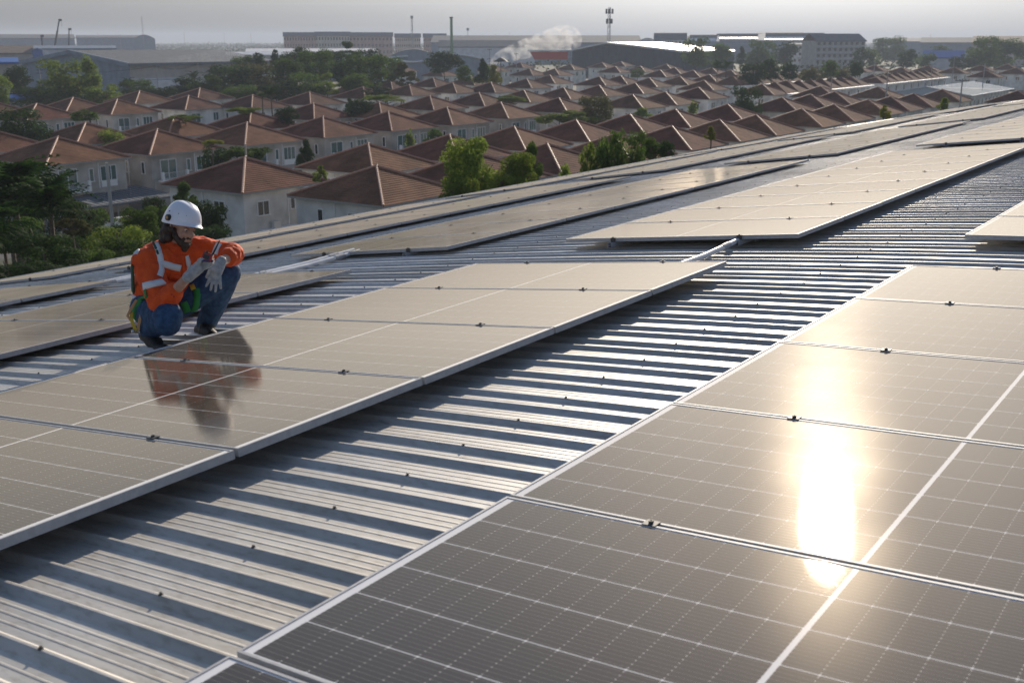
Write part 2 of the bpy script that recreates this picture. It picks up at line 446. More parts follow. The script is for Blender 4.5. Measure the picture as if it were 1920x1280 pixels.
# ------------------------------------------------------------------ ground, roads
M['ground'] = noise_mat('ground', (.022, .034, .012), (.055, .060, .028), .06, .95, 0, .4, 8, coord='Object', bdist=.3)
M['asphalt'] = noise_mat('asphalt', (.045, .046, .05), (.075, .075, .075), 1.5, .9)
M['paving'] = noise_mat('paving', (.16, .155, .145), (.24, .23, .21), .7, .9)
mb = MB(); mb.face([(-600, -9000, 0), (9000, -9000, 0), (9000, 9000, 0), (-600, 9000, 0)])
tag(mb.build('ground', M['ground'], None, (0, 0, GROUND)), kind='structure')
mb = MB()
for y0, y1 in ((34, 40), (90, 98), (146, 154), (212, 220)): mb.face([(20, y0, .004), (470, y0, .004), (470, y1, .004), (20, y1, .004)])
tag(mb.build('road', M['asphalt'], None, (0, 0, GROUND)), kind='structure')
mb = MB()
for y0, y1 in ((98, 142), (156, 208)): mb.face([(55, y0, .008), (430, y0, .008), (430, y1, .008), (55, y1, .008)])
tag(mb.build('paved_yards', M['paving'], None, (0, 0, GROUND)), kind='structure')

# ------------------------------------------------------------------ houses
M['tile'] = noise_mat('tile', (.160, .064, .042), (.215, .090, .059), 1.2, .75, 0, 0, 8)
M['tile2'] = noise_mat('tile2', (.125, .054, .039), (.17, .074, .053), 1.2, .75, 0, 0, 8)
M['cap'] = noise_mat('cap', (.34, .17, .115), (.42, .22, .15), 3, .6)
def vary(m, lo, hi):
    n, l, p = nodes(m); src = p.inputs['Base Color'].links[0].from_socket
    oi = n.new('ShaderNodeObjectInfo'); mr = n.new('ShaderNodeMapRange'); mr.inputs['To Min'].default_value = lo; mr.inputs['To Max'].default_value = hi; l.new(oi.outputs['Random'], mr.inputs[0])
    hs = n.new('ShaderNodeHueSaturation'); l.new(mr.outputs[0], hs.inputs['Value']); l.new(src, hs.inputs['Color'])
    mh = n.new('ShaderNodeMapRange'); mh.inputs['To Min'].default_value = .49; mh.inputs['To Max'].default_value = .515; l.new(oi.outputs['Random'], mh.inputs[0]); l.new(mh.outputs[0], hs.inputs['Hue'])
    geo = n.new('ShaderNodeNewGeometry'); nz = n.new('ShaderNodeTexNoise'); nz.inputs['Scale'].default_value = .35; nz.inputs['Detail'].default_value = 8; l.new(geo.outputs['Position'], nz.inputs[0])
    ms = n.new('ShaderNodeMapRange'); ms.inputs['From Min'].default_value = .35; ms.inputs['From Max'].default_value = .62; ms.inputs['To Min'].default_value = .62; ms.inputs['To Max'].default_value = 1.05; l.new(nz.outputs[0], ms.inputs[0])
    mx = n.new('ShaderNodeMix'); mx.data_type = 'RGBA'; mx.blend_type = 'MULTIPLY'; mx.inputs['Factor'].default_value = 1; l.new(hs.outputs[0], mx.inputs['A']); l.new(ms.outputs[0], mx.inputs['B']); l.new(mx.outputs['Result'], p.inputs['Base Color'])
vary(M['tile'], .82, 1.2); vary(M['tile2'], .82, 1.2)
for k_ in ('tile', 'tile2'): M[k_].node_tree.nodes['Principled BSDF'].inputs['Specular IOR Level'].default_value = .12; M[k_].node_tree.nodes['Principled BSDF'].inputs['Roughness'].default_value = .95
M['wall_w'] = noise_mat('wall_w', (.68, .675, .65), (.78, .77, .745), .6, .85, 0, 0, 7)
M['wall_c'] = noise_mat('wall_c', (.47, .44, .40), (.56, .53, .485), .6, .85, 0, 0, 7); vary(M['wall_w'], .9, 1.08); vary(M['wall_c'], .85, 1.15)
M['trim'] = mat('trim', (.80, .80, .79), .7)
M['glass'] = mat('glass', (.012, .022, .024), .08, 0, **{'Specular IOR Level': .7})
M['curtain_glass'] = mat('curtain_glass', (.03, .10, .105), .12, 0, **{'Specular IOR Level': .7})
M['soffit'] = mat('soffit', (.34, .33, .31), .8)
M['grey_box'] = mat('grey_box', (.55, .55, .53), .6)
M['dark'] = mat('dark', (.02, .02, .02), .7)
HS, HW, EAVE, APEX = 5.3, 4.78, 5.9, 8.15
def roof_mesh(hs, rise, courses, m=0):
    """four hipped planes in stepped tile courses, with fascia and soffit (origin at eave height)"""
    mb = MB()
    for q in range(4):
        R = Matrix.Rotation(q * PI / 2, 3, 'Z')
        for i in range(courses):
            a, b = i / courses, (i + 1) / courses
            xa, xb = hs * (1 - a), hs * (1 - b)
            za, zb = rise * a, rise * b
            st = .035
            P = [(-xa, -xa, za + st), (xa, -xa, za + st), (xb, -xb, zb + .004), (-xb, -xb, zb + .004)]
            mb.face([R @ Vector(p) for p in (P if i < courses - 1 else [P[0], P[1], (0, 0, rise)])], 0)
            mb.face([R @ Vector(p) for p in [(-xa, -xa, za - .01), (xa, -xa, za - .01), (xa, -xa, za + st), (-xa, -xa, za + st)]], 0)
        mb.face([R @ Vector(p) for p in [(-hs, -hs, -.16), (hs, -hs, -.16), (hs, -hs, .0), (-hs, -hs, .0)]], 1)
        w = HW * hs / HS - .02
        mb.face([R @ Vector(p) for p in [(-hs, -hs, -.155), (-w, -w, -.155), (w, -w, -.155), (hs, -hs, -.155)]], 2)
    return mb
def caps_mesh(hs, rise):
    mb = MB()
    for q in range(4):
        R = Matrix.Rotation(q * PI / 2, 3, 'Z')
        a = Vector((-hs, -hs, .05)); b = Vector((0, 0, rise + .05)); n = 20
        for i in range(n):
            p0 = a.lerp(b, i / n); p1 = a.lerp(b, (i + 1.18) / n if i < n - 1 else 1)
            mb.tube([R @ p0, R @ p1], [.135, .10], 7, 0)
    mb.lathe([(.17, 0), (.15, .12), (.06, .2), (0, .22)], (0, 0, rise), 8)
    return mb
ROOF = roof_mesh(HS, APEX - EAVE, 18).mesh('roof', [M['tile'], M['soffit'], M['trim']])
ROOF2 = roof_mesh(HS, APEX - EAVE, 18).mesh('roof', [M['tile2'], M['soffit'], M['trim']])
CAPS = caps_mesh(HS, APEX - EAVE).mesh('ridge_cap', M['cap'])

def window(parent, face, c, z, w, h, panes=2, glass='glass', name='window', sill=True):
    """on face 'x' (looking -X) or 'y' (looking -Y) of a house; c = position along the wall"""
    t = .07; mb = MB()
    mb.box(-w / 2 - t, -w / 2, -.05, .05, 0, h); mb.box(w / 2, w / 2 + t, -.05, .05, 0, h)
    mb.box(-w / 2 - t, w / 2 + t, -.05, .05, h, h + t); mb.box(-w / 2 - t - .05, w / 2 + t + .05, -.12, .05, -t, 0)
    for i in range(1, panes):
        x = -w / 2 + w * i / panes; mb.box(x - t / 2, x + t / 2, -.045, .045, 0, h)
    rz = 0 if face == 'y' else -PI / 2
    loc = (c, -HW - .03, z) if face == 'y' else (-HW - .03, -c, z)
    o = mb.build(name, M['trim'], parent, loc, (0, 0, rz))
    for i in range(panes):
        mb = MB(); x0 = -w / 2 + w * i / panes; x1 = x0 + w / panes
        mb.face([(x0, -.012 + .015 * (i % 2), 0), (x1, -.012 + .015 * (i % 2), 0), (x1, -.012 + .015 * (i % 2), h), (x0, -.012 + .015 * (i % 2), h)])
        mb.build('pane', M[glass], o)
    return o
def wall_mesh(bump=None):
    mb = MB(); mb.box(-HW, HW, -HW, HW, 0, EAVE - .14)
    mb.box(-HW - .03, HW + .03, -HW - .03, HW + .03, 2.85, 3.0)
    if bump: mb.box(*bump)
    return mb
def make_house(kind, name='house'):
    t = empty(name); t['kind_'] = kind
    wm = M['wall_w'] if kind != 'front' else M['wall_c']
    if kind == 'back':
        mb = wall_mesh((1.9, HW + .01, -HW - .75, -HW + .2, 0, EAVE - .18)); mb.build('wall', wm, t)
        window(t, 'x', 1.75, 3.75, 1.25, 1.15); window(t, 'x', -2.0, 3.7, .5, 1.25, 1)
        window(t, 'y', -2.6, 3.75, 1.25, 1.15); window(t, 'y', .9, 3.9, .45, 1.15, 1)
        window(t, 'x', 1.5, 1.0, 1.4, 1.2); window(t, 'y', -2.4, 1.0, 1.4, 1.2)
        mb = MB(); mb.box(-3.3, .9, -HW - .75, -HW - .02, 2.35, 2.5); mb.build('ledge', M['trim'], t)
        mb = MB(); mb.box(-1.9, -1.1, -HW - .55, -HW - .2, 2.5, 3.1); mb.lathe([(.22, 0), (.22, .02), (.0, .02)], (0, 0, 0), 12)
        mb.build('air_conditioner', M['grey_box'], t)
        mb = MB(); mb.tube([(-HW - .06, .35, 0), (-HW - .06, .35, EAVE - .3)], .05, 6); mb.tube([(.35, -HW - .06, 2.5), (.35, -HW - .06, EAVE - .3)], .05, 6)
        mb.build('downpipe', M['trim'], t)
    elif kind == 'front':
        mb = wall_mesh((-HW - .01, -1.2, -HW - .35, -HW + .2, 0, 3.0)); mb.build('wall', wm, t)
        window(t, 'x', 3.3, 3.7, .45, 1.25, 1); window(t, 'x', .4, 3.7, .45, 1.25, 1); window(t, 'x', -1.6, 3.7, .7, 1.2, 1)
        window(t, 'y', -2.5, 3.05, 2.1, 2.1, 2, 'curtain_glass', 'sliding_door'); window(t, 'y', .35, 3.7, .45, 1.3, 1, 'curtain_glass')
        window(t, 'y', 2.5, 3.65, 1.9, 1.5, 3, 'curtain_glass')
        mb = MB(); mb.box(1.5, 3.5, -HW - .12, -HW + .02, 2.95, 3.65); mb.build('panel_below_window', M['trim'], t)
        mb = MB()
        mb.box(-4.3, -.6, -HW - 1.25, -HW - .36, 2.80, 2.98)
        for x in (-4.3, -.9): mb.box(x, x + .3, -HW - 1.25, -HW - .95, 2.98, 3.95)
        b = mb.build('balcony', M['trim'], t)
        mb = MB()
        mb.box(-4.0, -.9, -HW - 1.14, -HW - 1.10, 3.80, 3.85)
        for i in range(22): x = -3.95 + i * .142; mb.box(x, x + .025, -HW - 1.13, -HW - 1.11, 2.98, 3.80)
        mb.build('railing', M['grey_box'], b)
        window(t, 'y', -2.4, .15, 2.2, 2.2, 2, 'glass', 'sliding_door'); window(t, 'y', 2.4, 1.0, 1.2, 1.3, 2)
        mb = MB(); mb.tube([(-HW - .06, -.6, 0), (-HW - .06, -.6, EAVE - .3)], .05, 6); mb.tube([(1.25, -HW - .06, 2.9), (1.25, -HW - .06, EAVE - .3)], .06, 6)
        mb.build('downpipe', M['trim'], t)
    else:                                # far houses: fewer parts
        wall_mesh().build('wall', wm, t)
        window(t, 'x', 1.9, 3.75, 1.3, 1.2); window(t, 'x', -2.0, 3.7, .6, 1.3, 1)
        window(t, 'y', -2.5, 3.5, 2.0, 1.6, 2, 'curtain_glass'); window(t, 'y', 2.2, 3.7, 1.2, 1.4, 2, 'curtain_glass')
    r = link('roof', ROOF if kind != 'far' else ROOF2, t, (0, 0, EAVE))
    link('ridge_cap', CAPS, r)
    del t['kind_']
    return t
HP = [(-20,243),(-15,188),(69,196.5),(137,184),(108,255),(160.5,232),(220,186.5),(262,170.6),(353.4,178.7),(374.5,165.3),(326,218.3),(294.6,242),(478.7,160.6),(473.6,178.7),(572.7,156.9),(580.5,173.7),(587.8,194.2),(470.3,210),(462.9,230),(605.6,220),(459.5,297.3),
(705.5,307.4),(690.4,272.8),(728,211),(838,204),(806,179),(711,192),(681,163.6),(663.5,158),(767.6,159.6),(812.3,146.8),(849,156.9),(882.5,143.4),(898,173),(920.5,153.8),(939,189),(982,169),(964,231.8),(843,255.3),(890,283),(1026,272.8),(1080,221.7),(1048,180.7),(1056.5,165.6),(1123.7,160.6),(987.7,147.8),(992.7,129.3),(1031,140.4),(1041,129),(1070,121),(1123.7,143.8),(1154,125),(1164,141.8),(1191,158),(1186,176.3),(1181,211.6),(1150.6,257),(1248,171.3),(1217.8,146),(1238,132.7),(1201,124.3),(1259.7,235),(1266.5,202.5),(1275,144.4),(826.4,130.3),(751,122.6),(732,150),(895,116),(925.5,122.6),(976,117.5),
(1310,163.6),(1320.3,150),(1330,141),(1364,200),(1349,223.4),(1417.7,217.7),(1503.4,205.6),(1466.4,181.4),(1520,174.7),(1429.5,158.5),(1473,151),(1538.6,162),(1565.5,171.3),(1564,198),(1627.7,187),(1646,162.2),(1669.7,181.4),(1713,178),(1767,168),(1908,171.3),
(1300,131),(1265,128),(1335,127),(1370,133),(1398,143),(1250,120.5),(1130,117.5),(1165,115.5),(1480,137),(1430,131),(1640,124),(1690,127),(1740,124),(1790,124),(1840,121),(1890,121),(1905,128),(1850,131),(1560,128),(1610,126)]
ROWS_Y = [47.5, 62, 77, 89.5, 105, 109.5, 127, 134, 148, 165, 172.5, 185, 198]
houses = []
for px, py in HP:
    d = ray(px, py); k = (GROUND + APEX) / d.z; p = d * k
    y = p.y
    if y < 205:
        y = min(ROWS_Y, key=lambda r: abs(r - p.y))
        y = p.y + (y - p.y) * .8
    houses.append((px, py, p.x * y / p.y, y))
houses.sort(key=lambda h: h[2] + h[3])
protos = {}
# what sets the nearest houses apart
HL = {(459.5, 297.3): 'white two-storey house just behind the helmet, air conditioner on its ledge',
 (705.5, 307.4): 'white house right of the helmet, brown hipped roof partly cut off by the metal roof',
 (108, 255): 'two-storey house with shuttered balcony windows above the grey carport roof at far left',
 (294.6, 242): 'two-storey house with teal curtained balcony doors, right of the grey carport house',
 (462.9, 230): 'two-storey house whose front corner stands behind the spreading tree over the white back house',
 (605.6, 220): 'two-storey house with a dark cone-shaped tree at its left corner',
 (690.4, 272.8): 'brown hipped roof peeking between the white house by the helmet and the row of balconies',
 (728, 211): 'balcony house second from the cone-shaped tree, teal windows under the brown roof',
 (838, 204): 'house with arched light at the balcony, left of the roofs behind the loose green tree',
 (843, 255.3): 'large brown roof directly left above the loose light green tree',
 (890, 283): 'brown roof half hidden behind the loose light green tree at the roof edge',
 (964, 231.8): 'broad brown roof right above the loose light green tree, pale gable below',
 (1026, 272.8): 'brown roof between the loose green tree and the row of columnar evergreens',
 (1150.6, 257): 'brown roof behind the columnar evergreens at the metal roof edge',
 (1259.7, 235): 'brown roof with a small yellow-green sapling at its right slope',
 (1080, 221.7): 'brown roof in front of the yellowish tree mass in the middle of the estate',
 (-20, 243): 'brown roofed house cut by the left frame edge, behind the carport house',
 (160.5, 232): 'brown roof peeking up right behind the carport house',
 (326, 218.3): 'brown roof behind the teal curtained balcony house',
 (470.3, 210): 'brown roof directly behind the house over the spreading tree',
 (220, 186.5): 'house with blue balcony glass and white window strip, left of centre before the tree belt',
 (69, 196.5): 'brown roof behind the dark round tree at the far left',
 (1349, 223.4): 'brown roof left-most of the run of dark roofs along the eave on the right',
 (1417.7, 217.7): 'brown roof just below the dark bushy tree on the right',
 (1310, 163.6): 'house with a pale upper wall left of the dark bushy tree on the right'}
NTH = 'first second third fourth fifth sixth seventh eighth ninth tenth eleventh twelfth thirteenth fourteenth fifteenth sixteenth seventeenth eighteenth nineteenth twentieth'.split() + ['twenty-' + x for x in 'first second third fourth fifth sixth seventh eighth ninth'.split()]
BANDS = [(0, 69, 'first row beyond the eave'), (69, 85, 'second row beyond the eave'), (85, 107.3, 'third row beyond the eave'), (107.3, 121, 'fourth row beyond the eave'), (121, 141, 'fifth row beyond the eave'), (141, 169, 'sixth row beyond the eave'), (169, 192, 'seventh row beyond the eave'), (192, 215, 'eighth row beyond the eave'), (215, 1e9, 'far back rows')]
def band(y): return next(n_ for a_, b_, n_ in BANDS if a_ <= y < b_)
order = {}
for hx in sorted(houses, key=lambda q: q[0]): order.setdefault(band(hx[3]), []).append(hx[:2])
for i, (px, py, x, y) in enumerate(houses):
    dist = math.hypot(x, y)
    kind = 'far' if dist > 215 else ('back' if y < 85 else 'front')
    if kind not in protos: protos[kind] = o = make_house(kind)
    else: o = copy_tree(protos[kind])
    o.location = (x, y, GROUND); o.rotation_euler.z = rnd.uniform(-.012, .012)
    lab = HL.get((px, py)) or 'brown hipped roof house, %s from the left in the %s' % (NTH[order[band(y)].index((px, py))], band(y))
    tag(o, lab, 'house', 'brown roofed houses of the estate')

# ------------------------------------------------------------------ trees
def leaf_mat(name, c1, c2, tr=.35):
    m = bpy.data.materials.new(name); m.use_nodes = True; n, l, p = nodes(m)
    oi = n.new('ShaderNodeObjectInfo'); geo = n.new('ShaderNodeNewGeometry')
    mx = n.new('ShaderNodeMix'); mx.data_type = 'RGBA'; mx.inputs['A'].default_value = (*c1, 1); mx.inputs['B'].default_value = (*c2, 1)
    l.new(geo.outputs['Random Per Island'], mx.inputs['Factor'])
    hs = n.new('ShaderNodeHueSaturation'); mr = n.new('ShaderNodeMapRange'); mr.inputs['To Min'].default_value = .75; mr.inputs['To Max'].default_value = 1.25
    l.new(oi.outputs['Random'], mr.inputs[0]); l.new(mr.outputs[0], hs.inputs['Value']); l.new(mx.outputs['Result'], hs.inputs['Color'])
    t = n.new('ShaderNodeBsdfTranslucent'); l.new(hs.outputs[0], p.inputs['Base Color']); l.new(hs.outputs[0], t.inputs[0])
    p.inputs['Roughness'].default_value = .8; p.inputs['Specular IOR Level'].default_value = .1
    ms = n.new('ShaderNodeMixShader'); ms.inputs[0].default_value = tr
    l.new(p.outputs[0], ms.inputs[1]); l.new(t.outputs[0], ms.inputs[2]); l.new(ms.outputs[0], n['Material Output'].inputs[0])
    return m
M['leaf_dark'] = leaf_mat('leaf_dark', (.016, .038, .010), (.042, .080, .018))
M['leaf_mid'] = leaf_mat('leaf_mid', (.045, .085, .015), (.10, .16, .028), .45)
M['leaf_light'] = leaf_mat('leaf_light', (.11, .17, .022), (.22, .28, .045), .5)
M['leaf_olive'] = leaf_mat('leaf_olive', (.070, .075, .028), (.13, .125, .045), .4)
M['leaf_yellow'] = leaf_mat('leaf_yellow', (.14, .16, .02), (.26, .26, .04), .45)
M['leaf_far'] = leaf_mat('leaf_far', (.022, .040, .014), (.045, .070, .022), .3); M['leaf_far'].node_tree.nodes['Principled BSDF'].inputs['Specular IOR Level'].default_value = 0
M['bark'] = noise_mat('bark', (.06, .045, .033), (.14, .11, .085), 8, .9)
def crown_mesh(shape, n, size, seed, m):
    """leaf-sized folded quads in the shells of many lumps; unit crown: radius 1, height 2, base at z=0"""
    r = random.Random(seed); mb = MB()
    lumps = []
    if shape == 'round':
        for _ in range(34):
            a = r.uniform(0, 2 * PI); h = r.uniform(.25, 1.75); w = math.sqrt(max(0.05, 1 - (h - 1) ** 2)) * .78
            q = math.sqrt(r.random()); lumps.append((Vector((math.cos(a) * w * q, math.sin(a) * w * q, h)), r.uniform(.17, .36)))
    elif shape == 'loose':
        for _ in range(30):
            a = r.uniform(0, 2 * PI); h = r.uniform(.15, 1.85); w = (.55 + .35 * math.sin(h * 2.6)) * 1.0
            q = r.random() ** .4; lumps.append((Vector((math.cos(a) * w * q, math.sin(a) * w * q, h)), r.uniform(.12, .25)))
    elif shape == 'column':
        for k in range(34):
            h = .08 + 1.8 * r.random() ** .9; w = .62 * min(1, (2.1 - h) * 1.3); a = r.uniform(0, 2 * PI); q = r.random() ** .5
            lumps.append((Vector((math.cos(a) * w * q, math.sin(a) * w * q, h)), r.uniform(.15, .30)))
    elif shape == 'cone':
        for k in range(30):
            h = .1 + 1.75 * r.random(); w = .85 * (1 - h / 2.0); a = r.uniform(0, 2 * PI); q = r.random() ** .5
            lumps.append((Vector((math.cos(a) * w * q, math.sin(a) * w * q, h)), .15 + .18 * (1 - h / 2)))
    elif shape == 'flat':
        for k in range(30):
            a = r.uniform(0, 2 * PI); q = math.sqrt(r.random()) * .85; h = 1.45 - .5 * q * q + r.uniform(-.35, .2)
            lumps.append((Vector((math.cos(a) * q, math.sin(a) * q, h)), r.uniform(.14, .26)))
    elif shape == 'bush':
        for k in range(26):
            a = r.uniform(0, 2 * PI); q = math.sqrt(r.random()) * .8; h = r.uniform(.1, 1.6 - .7 * q)
            lumps.append((Vector((math.cos(a) * q, math.sin(a) * q, h)), r.uniform(.18, .36)))
    tot = sum(l[1] ** 2 for l in lumps)
    for c, R in lumps:
        k = max(6, int(n * R * R / tot)); sq = r.uniform(.65, .95)
        for _ in range(k):
            d = Vector((r.gauss(0, 1), r.gauss(0, 1), r.gauss(0, 1))).normalized()
            rr = R * (1.15 - .55 * r.random() ** 2.2)
            p = c + Vector((d.x * rr, d.y * rr, d.z * rr * sq))
            if p.z < 0.0: p.z = abs(p.z) * .3
            nrm = (d + Vector((r.uniform(-.8, .8), r.uniform(-.8, .8), r.uniform(-.4, .9)))).normalized()
            t = nrm.cross(Vector((r.gauss(0, 1), r.gauss(0, 1), r.gauss(0, 1)))).normalized(); b = nrm.cross(t)
            s = size * r.uniform(.6, 1.3)
            mb.face([p - t * s, p - b * s * .42 + nrm * s * .12, p + t * s, p + b * s * .42 + nrm * s * .12])
    me = mb.mesh('crown', m)
    return me
def trunk_mesh(seed, base, R, Hh):
    """trunk from the ground to inside the crown (bottom at height base), limbs spreading into it"""
    r = random.Random(seed); mb = MB(); top = base + Hh * 1.1; rad = max(.05, min(.24, .012 * (base + Hh) + .03 * R))
    k0 = Vector((r.uniform(-.15, .15) * R, r.uniform(-.15, .15) * R, top))
    mb.tube([(0, 0, 0), (k0.x * .3, k0.y * .3, top * .45), (k0.x * .7, k0.y * .7, top * .75), k0], [rad, rad * .8, rad * .55, rad * .2], 7)
    for k in range(7):
        a = k * 2.4 + r.random(); h = base + Hh * r.uniform(-.05, .7); q = h / top
        s = Vector((k0.x * q, k0.y * q, h)); e = s + Vector((math.cos(a) * R * .6, math.sin(a) * R * .6, Hh * r.uniform(.35, .7)))
        mid = s.lerp(e, .5) - Vector((0, 0, Hh * .08))
        mb.tube([s, mid, e], [rad * .45, rad * .3, rad * .1], 5)
    return mb.mesh('trunk', M['bark'])
_cr = {}
def crown(shape, lvl, m, var):
    k = (shape, lvl, m, var)
    if k not in _cr:
        n, size = {0: (8500, .050), 1: (4200, .070), 2: (1500, .115), 3: (420, .21)}[lvl]
        _cr[k] = crown_mesh(shape, n, size, hash(k[0]) % 97 + var * 13 + lvl if False else (len(shape) * 7 + var * 13 + lvl), M[m])
    return _cr[k]
tcount = [0]
def tree(px, pyc, w, h, D, shape, m, label, cat='tree', group=None, name='tree'):
    """crown centred on the bearing (px, pyc), w and h its apparent width and height, D its distance"""
    g = at_d(px, D, pyc); zc = z_at(px, pyc, D) ; s = D / 2059.4 * math.cos(0.2)
    sl = D * 1.0 / 2059.4
    R = w * sl / 2 * 1.08; Hh = h * sl / 2 * 1.06
    lvl = 0 if w > 75 and D < 75 else (1 if w > 45 else (2 if w > 22 else 3))
    i = tcount[0]; tcount[0] += 1
    o = empty(name, (g.x, g.y, GROUND), rnd.uniform(0, 6.28))
    base = zc - Hh - GROUND
    c = link('crown', crown(shape, lvl, m, i % 3), o, (0, 0, base)); c.scale = (R, R, Hh)
    link('trunk', trunk_mesh(i, max(base, .0), R, Hh), o)
    tag(o, label, cat, group)
    return o
def frond_mesh(seed):
    r = random.Random(seed); mb = MB()
    n = 16; pts = [Vector((i / n, 0, .42 * math.sin(i / n * 1.9) - .55 * (i / n) ** 2.6)) for i in range(n + 1)]
    mb.tube(pts, [.012 - .009 * i / n for i in range(n + 1)], 4)
    for i in range(2, n + 1):
        for s in (-1, 1):
            p = pts[i]; L = .34 * math.sin(min(1, i / n * 1.15 + .12) * PI * .93) + .05
            d = Vector((.55, s * .8, -.35 + r.uniform(-.12, .12))).normalized() * L
            w = Vector((.016, -s * .006, .004))
            mb.face([p - w, p + d * .5 - w * 1.2 + Vector((0, 0, .03)), p + d, p + d * .5 + w * 1.2 + Vector((0, 0, .03)), p + w])
    return mb
FRONDS = {}
def palm(px, pyc, r_px, D, m, label, n=18, group='palms around the houses'):
    g = at_d(px, D, pyc); zc = z_at(px, pyc, D) - GROUND; R = r_px * D / 2059.4
    o = empty('palm_tree', (g.x, g.y, GROUND), rnd.uniform(0, 6))
    mb = MB(); mb.tube([(0, 0, 0), (.1, 0, zc * .5), (0, 0, zc)], [.16, .12, .10], 8); mb.build('trunk', M['bark'], o)
    if m not in FRONDS: FRONDS[m] = [frond_mesh(q).mesh('frond', M[m]) for q in range(3)]
    for k in range(n):
        f = link('frond', FRONDS[m][k % 3], o, (0, 0, zc)); f.scale = (R, R, R)
        f.rotation_euler = (rnd.uniform(-.2, .2), rnd.uniform(-1.0, .35), k * 2.4)
    return tag(o, label, 'palm tree', group)

GT, GH, GN = 'trees of the belt behind the houses', 'hazy trees between far buildings', 'trees between the houses'
# beside the factory, their feet below the eave
G1 = 'trees at the roof edge'
tree(882, 322, 112, 120, 56, 'round', 'leaf_light', 'loose light green tree standing at the metal roof edge, left-most of its clump', group=G1)
tree(864, 350, 70, 70, 53, 'bush', 'leaf_light', 'low leafy tree at the left foot of the light green clump', group=G1)
tree(938, 338, 90, 80, 55, 'bush', 'leaf_light', 'bright green low tree in the middle of the clump at the roof edge', group=G1)
tree(972, 330, 80, 84, 56, 'round', 'leaf_light', 'light green tree right of the middle of the clump at the roof edge', group=G1)
tree(996, 316, 50, 90, 58, 'loose', 'leaf_mid', 'darker upright tree at the right end of the light green clump', group=G1)
for k, (px, py, w, h) in enumerate([(1101, 315, 34, 90), (1127, 302, 38, 96), (1155, 294, 40, 100), (1190, 294, 46, 92)]):
    tree(px, py, w, h, 62, 'round', 'leaf_mid' if k else 'leaf_light', '%s leafy column-shaped evergreen from the left in the row at the roof edge' % ORD[k], group='columnar evergreens at the roof edge')
tree(1112, 335, 60, 50, 61, 'bush', 'leaf_mid', 'low hedge bush at the foot of the first two evergreens', 'bush', 'bushes at the roof edge')
tree(1170, 325, 90, 50, 61, 'bush', 'leaf_light', 'low hedge bush at the foot of the right two evergreens', 'bush', 'bushes at the roof edge')
tree(1222, 275, 55, 45, 66, 'bush', 'leaf_mid', 'leafy bush right of the columnar evergreens at the roof edge', 'bush', 'bushes at the roof edge')
tree(1250, 280, 34, 34, 66, 'round', 'leaf_dark', 'small dark round tree at the right end of the evergreen row', group='bushes at the roof edge')
tree(1060, 318, 24, 34, 60, 'bush', 'leaf_light', 'small light green bush left of the columnar evergreens', 'bush', 'bushes at the roof edge')
tree(1334, 250, 24, 22, 68, 'loose', 'leaf_yellow', 'small yellow-green sapling before the brown roofs right of centre', group='saplings')
tree(1660, 210, 26, 24, 120, 'loose', 'leaf_yellow', 'small sapling before the brown roofs at the right eave', group='saplings')
tree(1770, 196, 24, 22, 150, 'loose', 'leaf_light', 'tiny sapling beside the utility pole at the right eave', group='saplings')
